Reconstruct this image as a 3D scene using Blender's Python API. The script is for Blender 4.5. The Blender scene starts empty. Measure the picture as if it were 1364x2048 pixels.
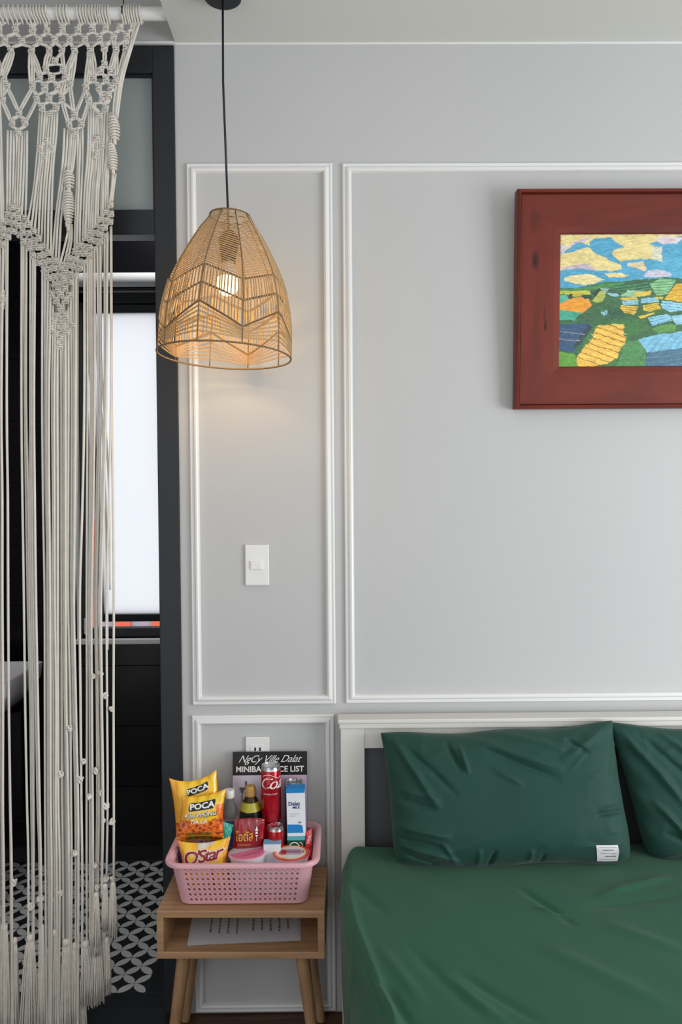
import bpy, bmesh, math, random
import numpy as np
from mathutils import Vector, Matrix, noise

random.seed(7)
S = bpy.context.scene
COL = S.collection
PI = math.pi

# ------------------------------------------------------------------ camera
FPX, CW_, CH_ = 1540.0, 1364.0, 2048.0
CAM = Vector((0.0, -2.25, 1.51))
YAW, PITCH, ROLL = math.radians(0.45), math.radians(1.5), 0.0068
f0 = Vector((math.sin(YAW)*math.cos(PITCH), math.cos(YAW)*math.cos(PITCH), -math.sin(PITCH))).normalized()
r0 = f0.cross(Vector((0, 0, 1))).normalized()
u0 = r0.cross(f0).normalized()
RT = r0*math.cos(ROLL) - u0*math.sin(ROLL)
UP = u0*math.cos(ROLL) + r0*math.sin(ROLL)
cam_data = bpy.data.cameras.new('camera')
cam = bpy.data.objects.new('camera', cam_data)
COL.objects.link(cam)
cam.matrix_world = Matrix(((RT.x, UP.x, -f0.x, CAM.x), (RT.y, UP.y, -f0.y, CAM.y), (RT.z, UP.z, -f0.z, CAM.z), (0, 0, 0, 1)))
cam_data.sensor_fit = 'VERTICAL'
cam_data.sensor_height = 36.0
cam_data.lens = FPX*36.0/CH_
cam_data.clip_start = 0.05
S.camera = cam

# ------------------------------------------------------------------ world, lights, exposure
S.view_settings.view_transform = 'Standard'
S.view_settings.look = 'None'
S.view_settings.gamma = 1.0
S.view_settings.use_curve_mapping = False
S.view_settings.exposure = 0.0
w = bpy.data.worlds.new('sky'); S.world = w; w.use_nodes = True
bg = w.node_tree.nodes['Background']
bg.inputs[0].default_value = (0.955, 0.97, 1.0, 1)
bg.inputs[1].default_value = 1.25

def area(name, loc, target, sx, sy, power, color):
    d = bpy.data.lights.new(name, 'AREA'); d.shape = 'RECTANGLE'; d.size = sx; d.size_y = sy
    d.energy = power; d.color = color
    o = bpy.data.objects.new(name, d); COL.objects.link(o); o.location = loc
    o.rotation_euler = (Vector(target)-Vector(loc)).to_track_quat('-Z', 'Y').to_euler()
    return o
area('balcony_window_light', (3.0, -1.9, 0.98), (0.6, 0.0, 0.7), 1.5, 1.9, 76, (0.965, 0.99, 1.0))
area('bathroom_ceiling_light', (-0.70, 0.60, 2.82), (-0.70, 0.60, 0.0), 0.3, 0.3, 7, (1.0, 0.97, 0.93))

# ------------------------------------------------------------------ helpers
def W(px, py, Y):
    d = f0 + RT*((px-CW_/2)/FPX) + UP*((CH_/2-py)/FPX)
    t = (Y-CAM.y)/d.y
    return CAM + d*t
def WZ(px, py, Z):
    d = f0 + RT*((px-CW_/2)/FPX) + UP*((CH_/2-py)/FPX)
    t = (Z-CAM.z)/d.z
    return CAM + d*t

def lin(c):
    c = c/255.0
    return c/12.92 if c <= 0.04045 else ((c+0.055)/1.055)**2.4
def rgb(r, g, b): return (lin(r), lin(g), lin(b), 1.0)

MATS = {}
def mat(name, color=(0.8, 0.8, 0.8, 1), rough=0.5, metal=0.0, spec=0.5, coat=0.0, sheen=0.0, emit=None, estr=0.0,
        attr=None, bump=None, vary=None, trans=0.0, ior=1.45, translucent=0.0, wood=None):
    m = bpy.data.materials.new(name); m.use_nodes = True
    nt = m.node_tree; N = nt.nodes; L = nt.links
    b = N['Principled BSDF']
    b.inputs['Base Color'].default_value = color
    b.inputs['Roughness'].default_value = rough
    b.inputs['Metallic'].default_value = metal
    b.inputs['Specular IOR Level'].default_value = spec
    b.inputs['Coat Weight'].default_value = coat
    b.inputs['Sheen Weight'].default_value = sheen
    b.inputs['Transmission Weight'].default_value = trans
    b.inputs['IOR'].default_value = ior
    if emit:
        b.inputs['Emission Color'].default_value = emit; b.inputs['Emission Strength'].default_value = estr
    tc = N.new('ShaderNodeTexCoord')
    if attr:
        a = N.new('ShaderNodeVertexColor'); a.layer_name = attr
        L.new(a.outputs['Color'], b.inputs['Base Color'])
    if vary:   # (noise scale, darker factor)
        n = N.new('ShaderNodeTexNoise'); n.inputs['Scale'].default_value = vary[0]; n.inputs['Detail'].default_value = 4
        mr = N.new('ShaderNodeMapRange'); mr.inputs[1].default_value = 0.3; mr.inputs[2].default_value = 0.7
        mr.inputs[3].default_value = vary[1]; mr.inputs[4].default_value = 1.0
        mx = N.new('ShaderNodeMix'); mx.data_type = 'RGBA'; mx.blend_type = 'MULTIPLY'; mx.inputs[0].default_value = 1.0
        mx.inputs[6].default_value = color
        L.new(tc.outputs['Object'], n.inputs['Vector']); L.new(n.outputs['Fac'], mr.inputs[0])
        L.new(mr.outputs[0], mx.inputs[7]); L.new(mx.outputs[2], b.inputs['Base Color'])
    if wood:   # (dark colour, (sx, sy, sz) stretch, knots?)
        mp = N.new('ShaderNodeMapping'); mp.inputs['Scale'].default_value = wood[1]
        n = N.new('ShaderNodeTexNoise'); n.inputs['Scale'].default_value = 1.0; n.inputs['Detail'].default_value = 6; n.inputs['Roughness'].default_value = 0.6
        n.inputs['Distortion'].default_value = 0.5
        r = N.new('ShaderNodeValToRGB'); r.color_ramp.elements[0].position = 0.33; r.color_ramp.elements[1].position = 0.66
        r.color_ramp.elements[0].color = wood[0]; r.color_ramp.elements[1].color = color
        L.new(tc.outputs['Object'], mp.inputs['Vector']); L.new(mp.outputs[0], n.inputs['Vector'])
        L.new(n.outputs['Fac'], r.inputs[0]); L.new(r.outputs[0], b.inputs['Base Color'])
    if bump:   # (kind, scale, strength, distance)
        if bump[0] == 'noise':
            n = N.new('ShaderNodeTexNoise'); n.inputs['Scale'].default_value = bump[1]; n.inputs['Detail'].default_value = 5; out = n.outputs['Fac']
        elif bump[0] == 'rope':
            n = N.new('ShaderNodeTexWave'); n.inputs['Scale'].default_value = bump[1]; n.bands_direction = 'DIAGONAL'
            n.inputs['Distortion'].default_value = 1.0; n.inputs['Detail'].default_value = 1; out = n.outputs['Fac']
        else:
            n = N.new('ShaderNodeTexWave'); n.inputs['Scale'].default_value = bump[1]; out = n.outputs['Fac']
        L.new(tc.outputs['Object'], n.inputs['Vector'])
        bp = N.new('ShaderNodeBump'); bp.inputs['Strength'].default_value = bump[2]; bp.inputs['Distance'].default_value = bump[3]
        L.new(out, bp.inputs['Height']); L.new(bp.outputs[0], b.inputs['Normal'])
    if translucent > 0:
        t = N.new('ShaderNodeBsdfTranslucent'); t.inputs[0].default_value = color
        ms = N.new('ShaderNodeMixShader'); ms.inputs[0].default_value = translucent
        L.new(b.outputs[0], ms.inputs[1]); L.new(t.outputs[0], ms.inputs[2]); L.new(ms.outputs[0], N['Material Output'].inputs[0])
    MATS[name] = m
    return m

M = {}
M['wall'] = mat('wall_paint', rgb(190, 190, 190), 0.62, bump=('noise', 45, 0.06, 0.002), vary=(1.3, 0.97))
M['trim'] = mat('trim_gloss_paint', rgb(226, 226, 225), 0.32)
M['ceil'] = mat('ceiling_paint', rgb(214, 214, 208), 0.7, bump=('noise', 60, 0.05, 0.002))
M['frame_dark'] = mat('dark_aluminium', rgb(38, 41, 45), 0.42, spec=0.4)
M['tile_black'] = mat('black_glazed_tile', rgb(17, 17, 22), 0.22, spec=0.3, bump=('noise', 8, 0.03, 0.002))
M['grout'] = mat('grey_grout', rgb(66, 68, 70), 0.85)
M['grout_dark'] = mat('dark_grout', rgb(34, 35, 40), 0.85)
M['tile_floor'] = mat('charcoal_matte_tile', rgb(37, 41, 46), 0.45, spec=0.35, vary=(9, 0.75))
M['petal'] = mat('pale_grey_print', rgb(216, 219, 220), 0.5, vary=(14, 0.9))
M['glass_frost'] = mat('frosted_glass', (0.97, 0.985, 1.0, 1), 0.6, translucent=0.9)
M['glass_transom'] = mat('grey_frosted_glass', rgb(172, 182, 181), 0.5, spec=0.4, translucent=0.3)
M['white_plastic'] = mat('white_plastic', rgb(228, 228, 226), 0.35)
M['white_ceramic'] = mat('white_ceramic', rgb(225, 226, 228), 0.15, coat=0.5)
M['blind'] = mat('blind_fabric', rgb(190, 192, 195), 0.7)
M['rope'] = mat('cotton_rope', rgb(234, 229, 219), 0.9, spec=0.1, sheen=0.2, bump=('rope', 150, 0.55, 0.0012), vary=(30, 0.9))
M['tassel'] = mat('combed_cotton', rgb(236, 230, 219), 0.95, spec=0.05, sheen=0.3, vary=(60, 0.85))
M['rattan'] = mat('tan_paper_cord', rgb(190, 158, 116), 0.7, spec=0.2, vary=(120, 0.75))
M['rattan_dark'] = mat('brown_wrapped_wire', rgb(138, 112, 82), 0.7, spec=0.2, vary=(150, 0.7))
M['black_metal'] = mat('black_metal', rgb(24, 27, 35), 0.5)
M['bulb'] = mat('lit_bulb', (1, 0.9, 0.65, 1), 0.3, emit=(1.0, 0.80, 0.34, 1), estr=2.6)
M['oak'] = mat('pale_oak', rgb(186, 148, 112), 0.5, wood=(rgb(158, 119, 84), (3, 60, 60), 0), bump=('noise', 120, 0.05, 0.001))
M['oak_leg'] = mat('pale_oak_leg', rgb(178, 141, 106), 0.5, wood=(rgb(152, 116, 83), (50, 50, 4), 0))
M['oak_back'] = mat('oak_back_panel', rgb(150, 112, 78), 0.6, wood=(rgb(120, 88, 60), (3, 60, 60), 0))
M['floor_wood'] = mat('dark_wood_floor', rgb(96, 62, 42), 0.35, wood=(rgb(58, 34, 22), (4, 40, 40), 0))
M['mahog_v'] = mat('mahogany_upright', rgb(124, 50, 35), 0.45, spec=0.3, coat=0.05, wood=(rgb(88, 36, 26), (9, 9, 1.6), 0))
M['mahog_h'] = mat('mahogany_level', rgb(124, 50, 35), 0.45, spec=0.3, coat=0.05, wood=(rgb(88, 36, 26), (1.6, 9, 9), 0))
M['mahog_dark'] = mat('mahogany_knot', rgb(52, 22, 18), 0.4)
M['canvas'] = mat('painted_canvas', attr='Col', rough=0.55, bump=('noise', 160, 0.15, 0.0015))
M['print'] = mat('glossy_print', attr='Col', rough=0.28, coat=0.3)
M['foil'] = mat('printed_foil', attr='Col', rough=0.26, spec=0.7, coat=0.4, bump=('noise', 38, 0.5, 0.004))
M['silver'] = mat('bare_aluminium', rgb(200, 202, 204), 0.25, metal=0.95)
M['can_red'] = mat('red_can_lacquer', rgb(176, 14, 32), 0.22, metal=0.35, coat=0.5)
M['white_ink'] = mat('white_ink', rgb(236, 236, 232), 0.4)
M['black_ink'] = mat('black_ink', rgb(22, 20, 20), 0.4)
M['gold_ink'] = mat('gold_ink', rgb(214, 176, 60), 0.4)
M['blue_ink'] = mat('navy_ink', rgb(24, 52, 120), 0.4)
M['maroon_ink'] = mat('maroon_ink', rgb(150, 18, 38), 0.35)
M['pink_ink'] = mat('dark_pink_ink', rgb(140, 50, 90), 0.4)
M['grey_ink'] = mat('grey_ink', rgb(120, 122, 124), 0.5)
M['pink'] = mat('pink_plastic', rgb(226, 172, 180), 0.35, coat=0.15)
M['clear'] = mat('clear_plastic', (0.95, 0.97, 0.98, 1), 0.06, trans=0.95, ior=1.15)
M['tea'] = mat('dark_tea_plastic', rgb(72, 58, 30), 0.12, trans=0.4, ior=1.3)
M['gold_cap'] = mat('gold_cap', rgb(190, 150, 84), 0.4, metal=0.2)
M['label_black'] = mat('black_label', rgb(20, 26, 22), 0.3)
M['label_yellow'] = mat('olive_yellow_band', rgb(176, 166, 42), 0.35)
M['teal'] = mat('teal_foil', rgb(20, 150, 132), 0.25, coat=0.4, bump=('noise', 60, 0.5, 0.003))
M['carton_white'] = mat('white_carton', rgb(226, 230, 236), 0.35)
M['carton_blue'] = mat('blue_carton', rgb(24, 130, 200), 0.35)
M['carton_green'] = mat('dark_green_carton', rgb(14, 66, 50), 0.35)
M['carton_lightblue'] = mat('light_blue_carton', rgb(120, 180, 214), 0.35)
M['dark_red_foil'] = mat('dark_red_foil', rgb(140, 10, 24), 0.3, coat=0.4, bump=('noise', 40, 0.4, 0.003))
M['purple'] = mat('purple_foil', rgb(70, 30, 90), 0.3)
M['paper'] = mat('white_paper', rgb(214, 212, 216), 0.75)
M['head_white'] = mat('white_lacquer', rgb(214, 212, 206), 0.38)
M['head_shade'] = mat('shaded_gap_grey', rgb(80, 81, 85), 0.6)  # dark grey standing in for shade inside the headboard frame
M['sheet'] = mat('green_sheet', rgb(40, 88, 66), 0.72, spec=0.25, sheen=0.1, bump=('noise', 260, 0.10, 0.001), vary=(2.5, 0.93))
M['pillow'] = mat('green_pillowcase', rgb(25, 66, 56), 0.66, spec=0.3, sheen=0.1, bump=('noise', 260, 0.10, 0.001), vary=(3, 0.93))
M['brick'] = mat('orange_render', rgb(226, 104, 76), 0.8)
M['render'] = mat('lilac_render', rgb(170, 158, 170), 0.8)

class MB:
    def __init__(s): s.v = []; s.f = []; s.m = []; s.c = []
    def add(s, vs, fs, mi=0, xf=None):
        k = len(s.v)
        for p in vs:
            p = Vector(p)
            s.v.append(xf @ p if xf is not None else p)
        for f in fs: s.f.append(tuple(i+k for i in f)); s.m.append(mi)
        return s
    def box(s, a, b, mi=0, xf=None):
        x0, y0, z0 = a; x1, y1, z1 = b
        if x0 > x1: x0, x1 = x1, x0
        if y0 > y1: y0, y1 = y1, y0
        if z0 > z1: z0, z1 = z1, z0
        vs = [(x0, y0, z0), (x1, y0, z0), (x1, y1, z0), (x0, y1, z0), (x0, y0, z1), (x1, y0, z1), (x1, y1, z1), (x0, y1, z1)]
        return s.add(vs, [(0, 3, 2, 1), (4, 5, 6, 7), (0, 1, 5, 4), (1, 2, 6, 5), (2, 3, 7, 6), (3, 0, 4, 7)], mi, xf)
    def rbox(s, a, b, bev=0.003, seg=2, mi=0, xf=None):
        bm = bmesh.new(); bmesh.ops.create_cube(bm, size=1)
        sz = [abs(b[i]-a[i]) for i in range(3)]; ce = [(a[i]+b[i])/2 for i in range(3)]
        for v in bm.verts: v.co = Vector((v.co.x*sz[0]+ce[0], v.co.y*sz[1]+ce[1], v.co.z*sz[2]+ce[2]))
        bev = min(bev, min(sz)*0.45)
        bmesh.ops.bevel(bm, geom=bm.edges[:], offset=bev, segments=seg, profile=0.5, affect='EDGES')
        bm.verts.index_update()
        s.add([v.co.copy() for v in bm.verts], [tuple(v.index for v in f.verts) for f in bm.faces], mi, xf); bm.free()
        return s
    def tube(s, pts, r, n=6, mi=0, cap=True):
        pts = [Vector(p) for p in pts]; k = len(s.v); R = r if hasattr(r, '__len__') else [r]*len(pts)
        up = None
        for i, p in enumerate(pts):
            t = (pts[min(i+1, len(pts)-1)]-pts[max(i-1, 0)]).normalized()
            if up is None:
                a = Vector((0, 1, 0)) if abs(t.y) < 0.9 else Vector((1, 0, 0))
                up = t.cross(a).normalized()
            up = (up - t*up.dot(t)).normalized(); si = t.cross(up)
            for j in range(n):
                an = 2*PI*j/n
                s.v.append(p + (up*math.cos(an)+si*math.sin(an))*R[i])
        for i in range(len(pts)-1):
            for j in range(n):
                a = k+i*n+j; b = k+i*n+(j+1) % n
                s.f.append((a, b, b+n, a+n)); s.m.append(mi)
        if cap:
            s.f.append(tuple(k+j for j in reversed(range(n)))); s.m.append(mi)
            e = k+(len(pts)-1)*n; s.f.append(tuple(e+j for j in range(n))); s.m.append(mi)
        return s
    def lathe(s, prof, c=(0, 0, 0), n=32, mi=0, xf=None, close=True):
        vs = []; fs = []
        for (r, z) in prof:
            for j in range(n):
                a = 2*PI*j/n; vs.append((c[0]+r*math.cos(a), c[1]+r*math.sin(a), c[2]+z))
        for i in range(len(prof)-1):
            for j in range(n):
                a = i*n+j; b = i*n+(j+1) % n; fs.append((a, b, b+n, a+n))
        if close:
            if prof[0][0] > 1e-5: fs.append(tuple(reversed(range(n))))
            e = (len(prof)-1)*n
            if prof[-1][0] > 1e-5: fs.append(tuple(e+j for j in range(n)))
        return s.add(vs, fs, mi, xf)
    def grid(s, nu, nv, fn, mi=0, flip=False, colfn=None):
        k = len(s.v)
        for j in range(nv+1):
            for i in range(nu+1):
                s.v.append(Vector(fn(i/nu, j/nv)))
                if colfn: s.c.append((len(s.v)-1, colfn(i/nu, j/nv)))
        for j in range(nv):
            for i in range(nu):
                a = k+j*(nu+1)+i; q = (a, a+1, a+nu+2, a+nu+1)
                s.f.append(q[::-1] if flip else q); s.m.append(mi)
        return s
    def mesh(s, name, mats, smooth=False, ang=None):
        me = bpy.data.meshes.new(name)
        me.from_pydata([tuple(v) for v in s.v], [], s.f)
        for m in (mats if isinstance(mats, (list, tuple)) else [mats]): me.materials.append(m)
        if any(s.m): me.polygons.foreach_set('material_index', s.m)
        if smooth: me.polygons.foreach_set('use_smooth', [True]*len(s.f))
        if s.c:
            ca = me.color_attributes.new('Col', 'FLOAT_COLOR', 'POINT')
            arr = np.ones((len(s.v), 4), dtype=np.float32); arr[:, :3] = 0.5
            for i, c in s.c: arr[i, :3] = c[:3]
            ca.data.foreach_set('color', arr.ravel())
        if ang is not None and smooth: me.set_sharp_from_angle(angle=math.radians(ang))
        me.update()
        return me
    def build(s, name, mats, parent=None, smooth=False, ang=None, loc=None):
        me = s.mesh(name, mats, smooth, ang)
        return link(name, me, parent, loc)

def link(name, data, parent=None, loc=None):
    o = bpy.data.objects.new(name, data); COL.objects.link(o)
    if loc is not None: o.location = loc
    if parent is not None: o.parent = parent
    return o
def tag(o, label=None, cat=None, group=None, kind=None):
    if label: o['label'] = label
    if cat: o['category'] = cat
    if group: o['group'] = group
    if kind: o['kind'] = kind
    return o
def thing(name, label, cat, loc=(0, 0, 0), rz=0.0, group=None, kind=None):
    o = bpy.data.objects.new(name, None); COL.objects.link(o); o.empty_display_size = 0.05
    o.location = loc; o.rotation_euler = (0, 0, rz)
    return tag(o, label, cat, group, kind)
def struct(name, mb, m, parent=None, **k):
    o = mb.build(name, m, parent, **k)
    if parent is None: o['kind'] = 'structure'
    return o

def glyphs(txt, size=1.0, shear=0.0, bold=0.0, space=1.0):
    cu = bpy.data.curves.new('lettering', 'FONT'); cu.body = txt; cu.size = size; cu.align_x = 'CENTER'; cu.align_y = 'CENTER'
    cu.shear = shear; cu.offset = bold*size; cu.space_character = space; cu.resolution_u = 3
    o = bpy.data.objects.new('lettering', cu); COL.objects.link(o)
    dg = bpy.context.evaluated_depsgraph_get(); dg.update()
    me = bpy.data.meshes.new_from_object(o.evaluated_get(dg))
    vs = [(v.co.x, v.co.y) for v in me.vertices]; fs = [tuple(p.vertices) for p in me.polygons]
    bpy.data.objects.remove(o); bpy.data.curves.remove(cu); bpy.data.meshes.remove(me)
    return vs, fs
def letter(txt, fn, size, m, parent, name='lettering', **k):
    """flat print: glyph outlines laid on a surface by fn(x, y) -> point"""
    vs, fs = glyphs(txt, size, **k)
    mb = MB(); mb.add([fn(x, y) for x, y in vs], fs)
    return mb.build(name, m, parent)

def sweep_rect(mb, x0, x1, z0, z1, prof, y0=0.0, side=None, mi=0, zs=1.0):
    """mitred moulding round a rectangle in the x-z plane; prof = [(inset from the outer edge, projection to -y)]"""
    n = len(prof)
    corners = [(x0, z0, 1, 1), (x1, z0, -1, 1), (x1, z1, -1, -1), (x0, z1, 1, -1)]
    sides = range(4) if side is None else [side]
    for k in sides:
        a = corners[k]; b = corners[(k+1) % 4]; vs = []
        for c in (a, b):
            for (i, p) in prof: vs.append((c[0]+c[2]*i, y0-p, c[1]+c[3]*i*zs))
        fs = [(j, j+1, n+j+1, n+j) for j in range(n-1)]
        fs.append((n-1, 0, n, 2*n-1))
        if side is not None: fs.append(tuple(range(n))); fs.append(tuple(reversed(range(n, 2*n))))
        mb.add(vs, fs, mi)
    return mb

# ------------------------------------------------------------------ setting: bedroom shell
FZ = W(520, 2024, 0).z                       # bedroom floor
ZC = W(700, 86.5, 0).z                                   # bedroom ceiling
XR = WZ(336, 45, ZC).x                                  # edge of the lowered ceiling
jo = (W(348, 100, 0).x + W(366, 1500, 0).x)/2    # outer edge of the door frame
ji = (W(306.5, 200, 0).x + W(320.5, 1250, 0).x)/2
wb = MB(); wb.box((jo, 0, -0.1), (3.2, 0.1, ZC))
struct('wall_back', wb, M['wall'])
wd = MB(); wd.box((-1.6, 0.0, ZC-0.009), (jo, 0.1, 3.12))
struct('wall_above_door', wd, M['wall'])
cl = MB(); cl.box((XR, -3.2, ZC), (3.2, 0.0, 3.12))
cl.box((-1.6, -3.2, 3.12), (3.2, 0.1, 3.2))
struct('ceiling', cl, M['ceil'])
cn = MB(); cn.box((-1.6, -0.006, ZC-0.003), (XR, 0, ZC+0.004)); cn.box((XR, -0.004, ZC-0.005), (3.2, 0, ZC))
struct('trim_1', cn, M['trim'])
lw = MB(); lw.box((-1.7, -1.7, -0.1), (-1.6, 0.1, 3.2))
struct('wall_left', lw, M['wall'])
fw_ = MB(); fw_.box((-0.35, -2.85, -0.1), (3.2, -2.75, 0.95)); struct('light_block_front', fw_, M['wall'])  # unseen low wall, added to darken the area under the nightstand
rw_ = MB(); rw_.box((3.1, -2.75, -0.1), (3.2, 0.0, 0.45)); struct('light_block_right', rw_, M['wall'])  # unseen low wall, added to keep low light out from the right
fl = MB(); fl.box((-1.6, -2.75, FZ-0.06), (3.2, -0.001, FZ-0.012))
flo = struct('floor', fl, M['grout_dark'])
# wooden floor planks, boards running along the wall
rr = random.Random(3)
for j in range(14):
    y1 = -0.001 - 0.12*j - (0.0); off = rr.uniform(0, 0.9)
    x = -0.475 if y1 > -0.19 else -1.59
    while x < 1.9:
        x2 = min(x+off+0.3, 1.9); off = 0.9
        p = MB(); p.rbox((x+0.0007, y1-0.1192, FZ-0.0115), (x2-0.0007, y1-0.0008, FZ), 0.0008, 1)
        p.build('plank', M['floor_wood'], flo)
        x = x2
        if j > 2: off = 1.3
th = MB(); th.rbox((-1.6, -0.19, FZ-0.02), (-0.478, 0.022, FZ+0.004), 0.003)
struct('trim_2', th, M['tile_floor'])

# wall mouldings
prof = [(0, 0), (0, 0.006), (0.003, 0.009), (0.006, 0.009), (0.0075, 0.0065), (0.010, 0.007), (0.015, 0.0135), (0.020, 0.0145), (0.024, 0.012), (0.0265, 0.006), (0.027, 0)]
def moulding(name, x0, x1, z0, z1):
    mb = MB(); sweep_rect(mb, x0, x1, z0, z1, prof)
    return struct(name, mb, M['trim'], smooth=True, ang=28)
xl0 = W(379.5, 860, 0).x; xl1 = W(668, 860, 0).x
moulding('trim_3', xl0, xl1, W(520, 1408, 0).z, W(520, 328, 0).z)
moulding('trim_4', W(688, 860, 0).x, 1.95, W(1000, 1403, 0).z, W(1000, 327, 0).z)
moulding('trim_5', W(385, 1500, 0).x, W(670, 1700, 0).x, W(520, 2021, 0).z, W(520, 1429, 0).z)

# door frame with frosted transom
zt = W(330, 93, 0).z; zg1 = W(250, 148, 0).z; zg0 = W(250, 421, 0).z; zr0 = W(250, 471, 0).z
dr = tag(thing('door_1', None, None, (0, 0, 0)), kind='structure')
d = MB(); d.rbox((ji, -0.008, FZ+0.004), (jo, 0.05, zt), 0.002); d.build('jamb', M['frame_dark'], dr)
d = MB(); d.rbox((ji-1.0-0.075, -0.008, FZ+0.004), (ji-1.0, 0.05, zt), 0.002); d.build('jamb', M['frame_dark'], dr)
d = MB(); d.rbox((ji-1.0, -0.008, zg1), (ji, 0.05, zt), 0.002); d.build('header', M['frame_dark'], dr)
d = MB(); d.rbox((ji-1.0, -0.008, zr0), (ji, 0.05, zg0), 0.002); d.rbox((ji-1.0, -0.010, zr0-0.0015), (ji, -0.004, zr0+0.003), 0.0008)
d.build('rail', M['frame_dark'], dr)
d = MB(); d.rbox((ji-0.005, 0.002, zg0-0.004), (ji, 0.03, zg1+0.004), 0.001); d.rbox((ji-1.0, 0.002, zg1-0.005), (ji, 0.03, zg1), 0.001); d.build('glazing_bead', M['black_metal'], dr)
d = MB(); d.box((ji-1.0, 0.014, zg0), (ji, 0.020, zg1)); d.build('transom_pane', M['glass_transom'], dr)
# hook under the rail of the transom is not visible: left out

# ------------------------------------------------------------------ setting: bathroom
YB = 0.96; ZB = FZ-0.004
wx0 = W(150, 1000, YB).x; wx1 = W(352, 1000, YB).x; wz1 = W(270, 577, YB).z; wz0 = W(270, 1277, YB).z
bx0, bx1 = -1.55, 0.30
bw = MB()
for (a, b, c, e) in ((bx0, wx0, -0.1, 2.9), (wx1, bx1, -0.1, 2.9), (wx0, wx1, -0.1, wz0), (wx0, wx1, wz1, 2.9)):
    bw.box((a, YB+0.008, c), (b, YB+0.14, e))
bwall = struct('wall_bathroom_back', bw, M['grout_dark'])
zj = W(270, 1331, YB).z; st = 0.2555; tw = 0.51; xj = W(100, 900, YB).x
cells = []
for r in range(-3, 8):
    for c in range(-2, 3):
        x0 = xj+c*tw; x1 = x0+tw; z0 = zj+r*st; z1 = z0+st
        x0 = max(x0, bx0); x1 = min(x1, bx1); z0 = max(z0, ZB); z1 = min(z1, 2.85)
        if x1-x0 < 0.02 or z1-z0 < 0.02: continue
        if x1 <= wx0 or x0 >= wx1 or z1 <= wz0 or z0 >= wz1: cells.append((x0, x1, z0, z1)); continue
        if x0 < wx0: cells.append((x0, wx0, z0, z1))
        if x1 > wx1: cells.append((wx1, x1, z0, z1))
        if z0 < wz0: cells.append((max(x0, wx0), min(x1, wx1), z0, wz0))
        if z1 > wz1: cells.append((max(x0, wx0), min(x1, wx1), wz1, z1))
for (x0, x1, z0, z1) in cells:
    if x1-x0 < 0.012 or z1-z0 < 0.012: continue
    t = MB(); g = 0.0012; t.rbox((x0+g, YB, z0+g), (x1-g, YB+0.008, z1-g), 0.0009, 1)
    t.build('tile', M['tile_black'], bwall)
bs = MB(); bs.box((bx0-0.1, 0.1, -0.1), (bx0, YB+0.14, 2.9)); struct('wall_bathroom_left', bs, M['tile_black'])
bs = MB(); bs.box((bx1, 0.1, -0.1), (bx1+0.1, YB+0.14, 2.9)); struct('wall_bathroom_right', bs, M['tile_black'])
bs = MB(); bs.box((bx0-0.1, 0.1, 2.85), (bx1+0.1, YB+0.14, 2.95)); struct('ceiling_bathroom', bs, M['tile_black'])
# floor tiles
bf = MB(); bf.box((bx0, 0.022, FZ-0.08), (bx1, YB+0.01, ZB-0.0012))
bfl = struct('floor_bathroom', bf, M['grout'])
XA = WZ(290.3, 1985.6, ZB).x; YA = WZ(290.3, 1985.6, ZB).y; T = 0.18
def tile_mesh(name, wdt, dep, petals):
    mb = MB(); g = 0.0009
    mb.rbox((g, g, -0.008), (wdt-g, dep-g, 0), 0.0008, 1)
    q = T/4
    if petals:
        for i in range(4):
            for j in range(4):
                if (j+1)*q > dep+1e-4: continue
                a, b = ((i, j), (i+1, j+1)) if (i+j) % 2 == 0 else ((i+1, j), (i, j+1))
                A = Vector((a[0]*q, a[1]*q, 0)); B = Vector((b[0]*q, b[1]*q, 0)); dd = B-A; n = Vector((-dd.y, dd.x, 0))
                up = []; dn = []
                for k in range(9):
                    t = 0.035+0.93*k/8; hw = 0.215*(1-(2*t-1)**2)**0.85
                    up.append(A+dd*t+n*hw); dn.append(A+dd*t-n*hw)
                ring = dn+up[::-1]
                K = len(ring)
                vs = [Vector((min(max(p.x, 0.0012), wdt-0.0012), min(max(p.y, 0.0012), dep-0.0012), 0.0003)) for p in ring]
                mb.add(vs, [tuple(range(K))], 1)
    return mb.mesh(name, [M['tile_floor'], M['petal']])
tp = tile_mesh('tile_patterned', T, T, True); tb = tile_mesh('tile_plain', T, T, False)
last = YB-(YA+4*T)
tpl = tile_mesh('tile_patterned_cut', T, last, True)
tfr = tile_mesh('tile_front', T, YA-0.022, False)
for c in range(-6, 5):
    X = XA+c*T
    if X < bx0-0.01 or X+T > bx1+0.1: continue
    o = link('tile', tfr, bfl, (X, 0.022, ZB))
    for r in range(5):
        me = tp if r < 4 else tpl
        if r == 0 and c >= 0: me = tb
        link('tile', me, bfl, (X, YA+r*T, ZB))

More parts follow.
